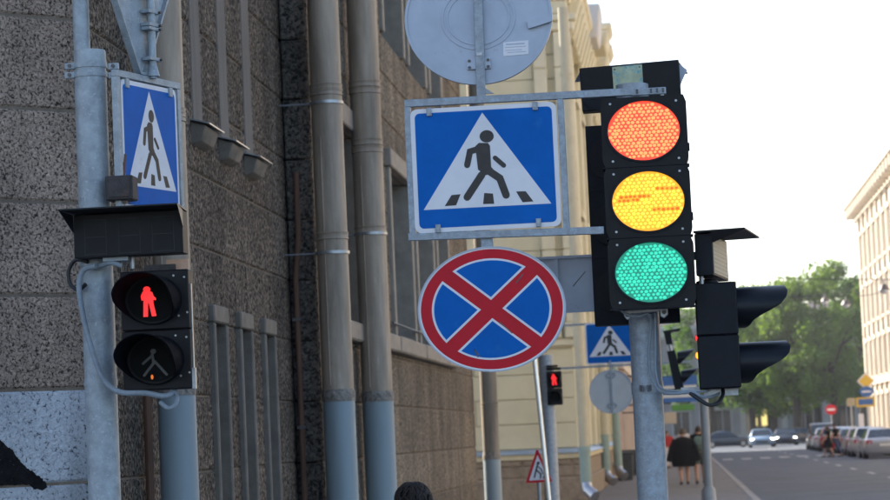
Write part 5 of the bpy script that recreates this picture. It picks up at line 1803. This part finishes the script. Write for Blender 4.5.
t = thing('plate_sign', 'yellow and blue rectangular plate below the round blue sign', 'road sign', (f.o.x, 163.9, f.o.z))
q = MB().box(f, -9.5, 9, -4.6, 4.6, 0, .5).build('plate', 'sign_yellow', t)
MB().box(f, -7.5, 7, -2.6, 3.2, -.2, .1).build('blue_field', 'shop_blue', q)
f = Fr(851, 402, 170)
t = thing('plate_sign', 'small ochre plate left of the yellow and blue plates', 'road sign', (f.o.x, 170, 0))
q = MB().box(f, -4, 4, -4, 4, 0, .5).build('plate', 'ochre_wall', t)
MB().tube([(f.o.x, 170.08, 0), (f.o.x, 170.08, f.o.z)], .05, 8).build('post', 'galv', t)
f = Fr(861.5, 424, 158)
t = thing('white_panel', 'upright white panel at the foot of the cream building', 'panel', (f.o.x, 158, 0))
MB().box(f, -2.6, 2.6, -18, 10, 0, 1).build('panel', 'sign_white', t, bevel=.02)
MB().box(f, -3.2, 3.2, -25, -18.1, -.4, 1.6).build('foot', 'granite_kerb', t)
# span wires with hanging lamps
for i, (x0, z0, x1, z1, Yw, lamps, lab) in enumerate(((-2.2, 10.4, 14.4, 9.9, 130, ((884, 288, 'pale hanging street lamp nearest the cream facade'),), 'overhead span wire highest across the street'),
                                                  (-1.8, 10.8, 14.4, 10.2, 158, ((846, 303, 'small hanging street lamp in front of the tallest tree'),), 'overhead span wire in the middle distance'),
                                                  (-1.6, 10.8, 14.4, 10.6, 182, ((825, 300, 'farthest hanging street lamp against the trees'),), 'overhead span wire farthest down the street'))):
    lp_ = [P(px, py, Yw) for px, py, _ in lamps]
    pts = [(x0, Yw, z0 if i else z0)]
    for p_ in lp_:
        pts.append((p_.x, Yw, p_.z + .45))
    pts.append((x1, Yw, lp_[-1].z + 1.0))
    sm = []
    for a, b in zip(pts[:-1], pts[1:]):
        for k in range(8):
            tt = k / 8
            sm.append((a[0] + (b[0] - a[0]) * tt, Yw, a[2] + (b[2] - a[2]) * tt - .25 * math.sin(math.pi * tt)))
    sm.append(pts[-1])
    tag(MB().tube(sm, .022, 6).build('span_wire', 'cable_black'), lab, 'wire')
    for (px, py, l2) in lamps:
        p_ = P(px, py, Yw)
        t = thing('hanging_lamp', l2, 'street lamp', p_, 'lamps hung over the street')
        MB().tube([p_ + Vector((0, 0, .45)), p_ + Vector((0, 0, .2))], .03, 8).build('hanger', 'steel', t)
        MB().tube([p_ + Vector((0, 0, .22)), p_ + Vector((0, 0, .12)), p_ + Vector((0, 0, -.1))], [.08, .2, .32], 16).build('shade', 'bolt', t)
        MB().tube([p_ + Vector((0, 0, -.1)), p_ + Vector((0, 0, -.24)), p_ + Vector((0, 0, -.3))], [.27, .22, .08], 16).build('globe', 'sign_back', t)
# dark bins by the far facade
for (px, py, lb) in ((625, 468, 'dark bin by the facade, nearer one'), (630, 462, 'dark bin by the facade, farther one')):
    g = PX(px, py, -2.0)
    t = thing('waste_bin', lb, 'bin', (g.x, g.y, 0))
    MB().hexa([(g.x - .26, g.y - .3, 0), (g.x + .26, g.y - .3, 0), (g.x + .26, g.y + .3, 0), (g.x - .26, g.y + .3, 0), (g.x - .3, g.y - .35, .9), (g.x + .3, g.y - .35, .9), (g.x + .3, g.y + .35, .9), (g.x - .3, g.y + .35, .9)]).build('body', 'bin_dark', t, bevel=.03)
    MB().wbox(g.x - .33, g.x + .33, g.y - .38, g.y + .38, .905, 1.0).build('lid', 'bin_dark', t, bevel=.03)

# ------------------------------------------------------------------ summer haze
hz = MB().wbox(-500, 500, -170, 900, -1.2, 26).build('haze', 'joint')
hm = bpy.data.materials.new('haze_air')
hm.use_nodes = True
hn = hm.node_tree
for n_ in list(hn.nodes):
    if n_.type == 'BSDF_PRINCIPLED':
        hn.nodes.remove(n_)
pv = hn.nodes.new('ShaderNodeVolumePrincipled')
pv.inputs['Color'].default_value = (.93, .95, 1, 1)
pv.inputs['Density'].default_value = .0003
pv.inputs['Anisotropy'].default_value = .3
hn.links.new(pv.outputs[0], hn.nodes['Material Output'].inputs['Volume'])
hz.data.materials.clear()
hz.data.materials.append(hm)
hz['kind'] = 'stuff'
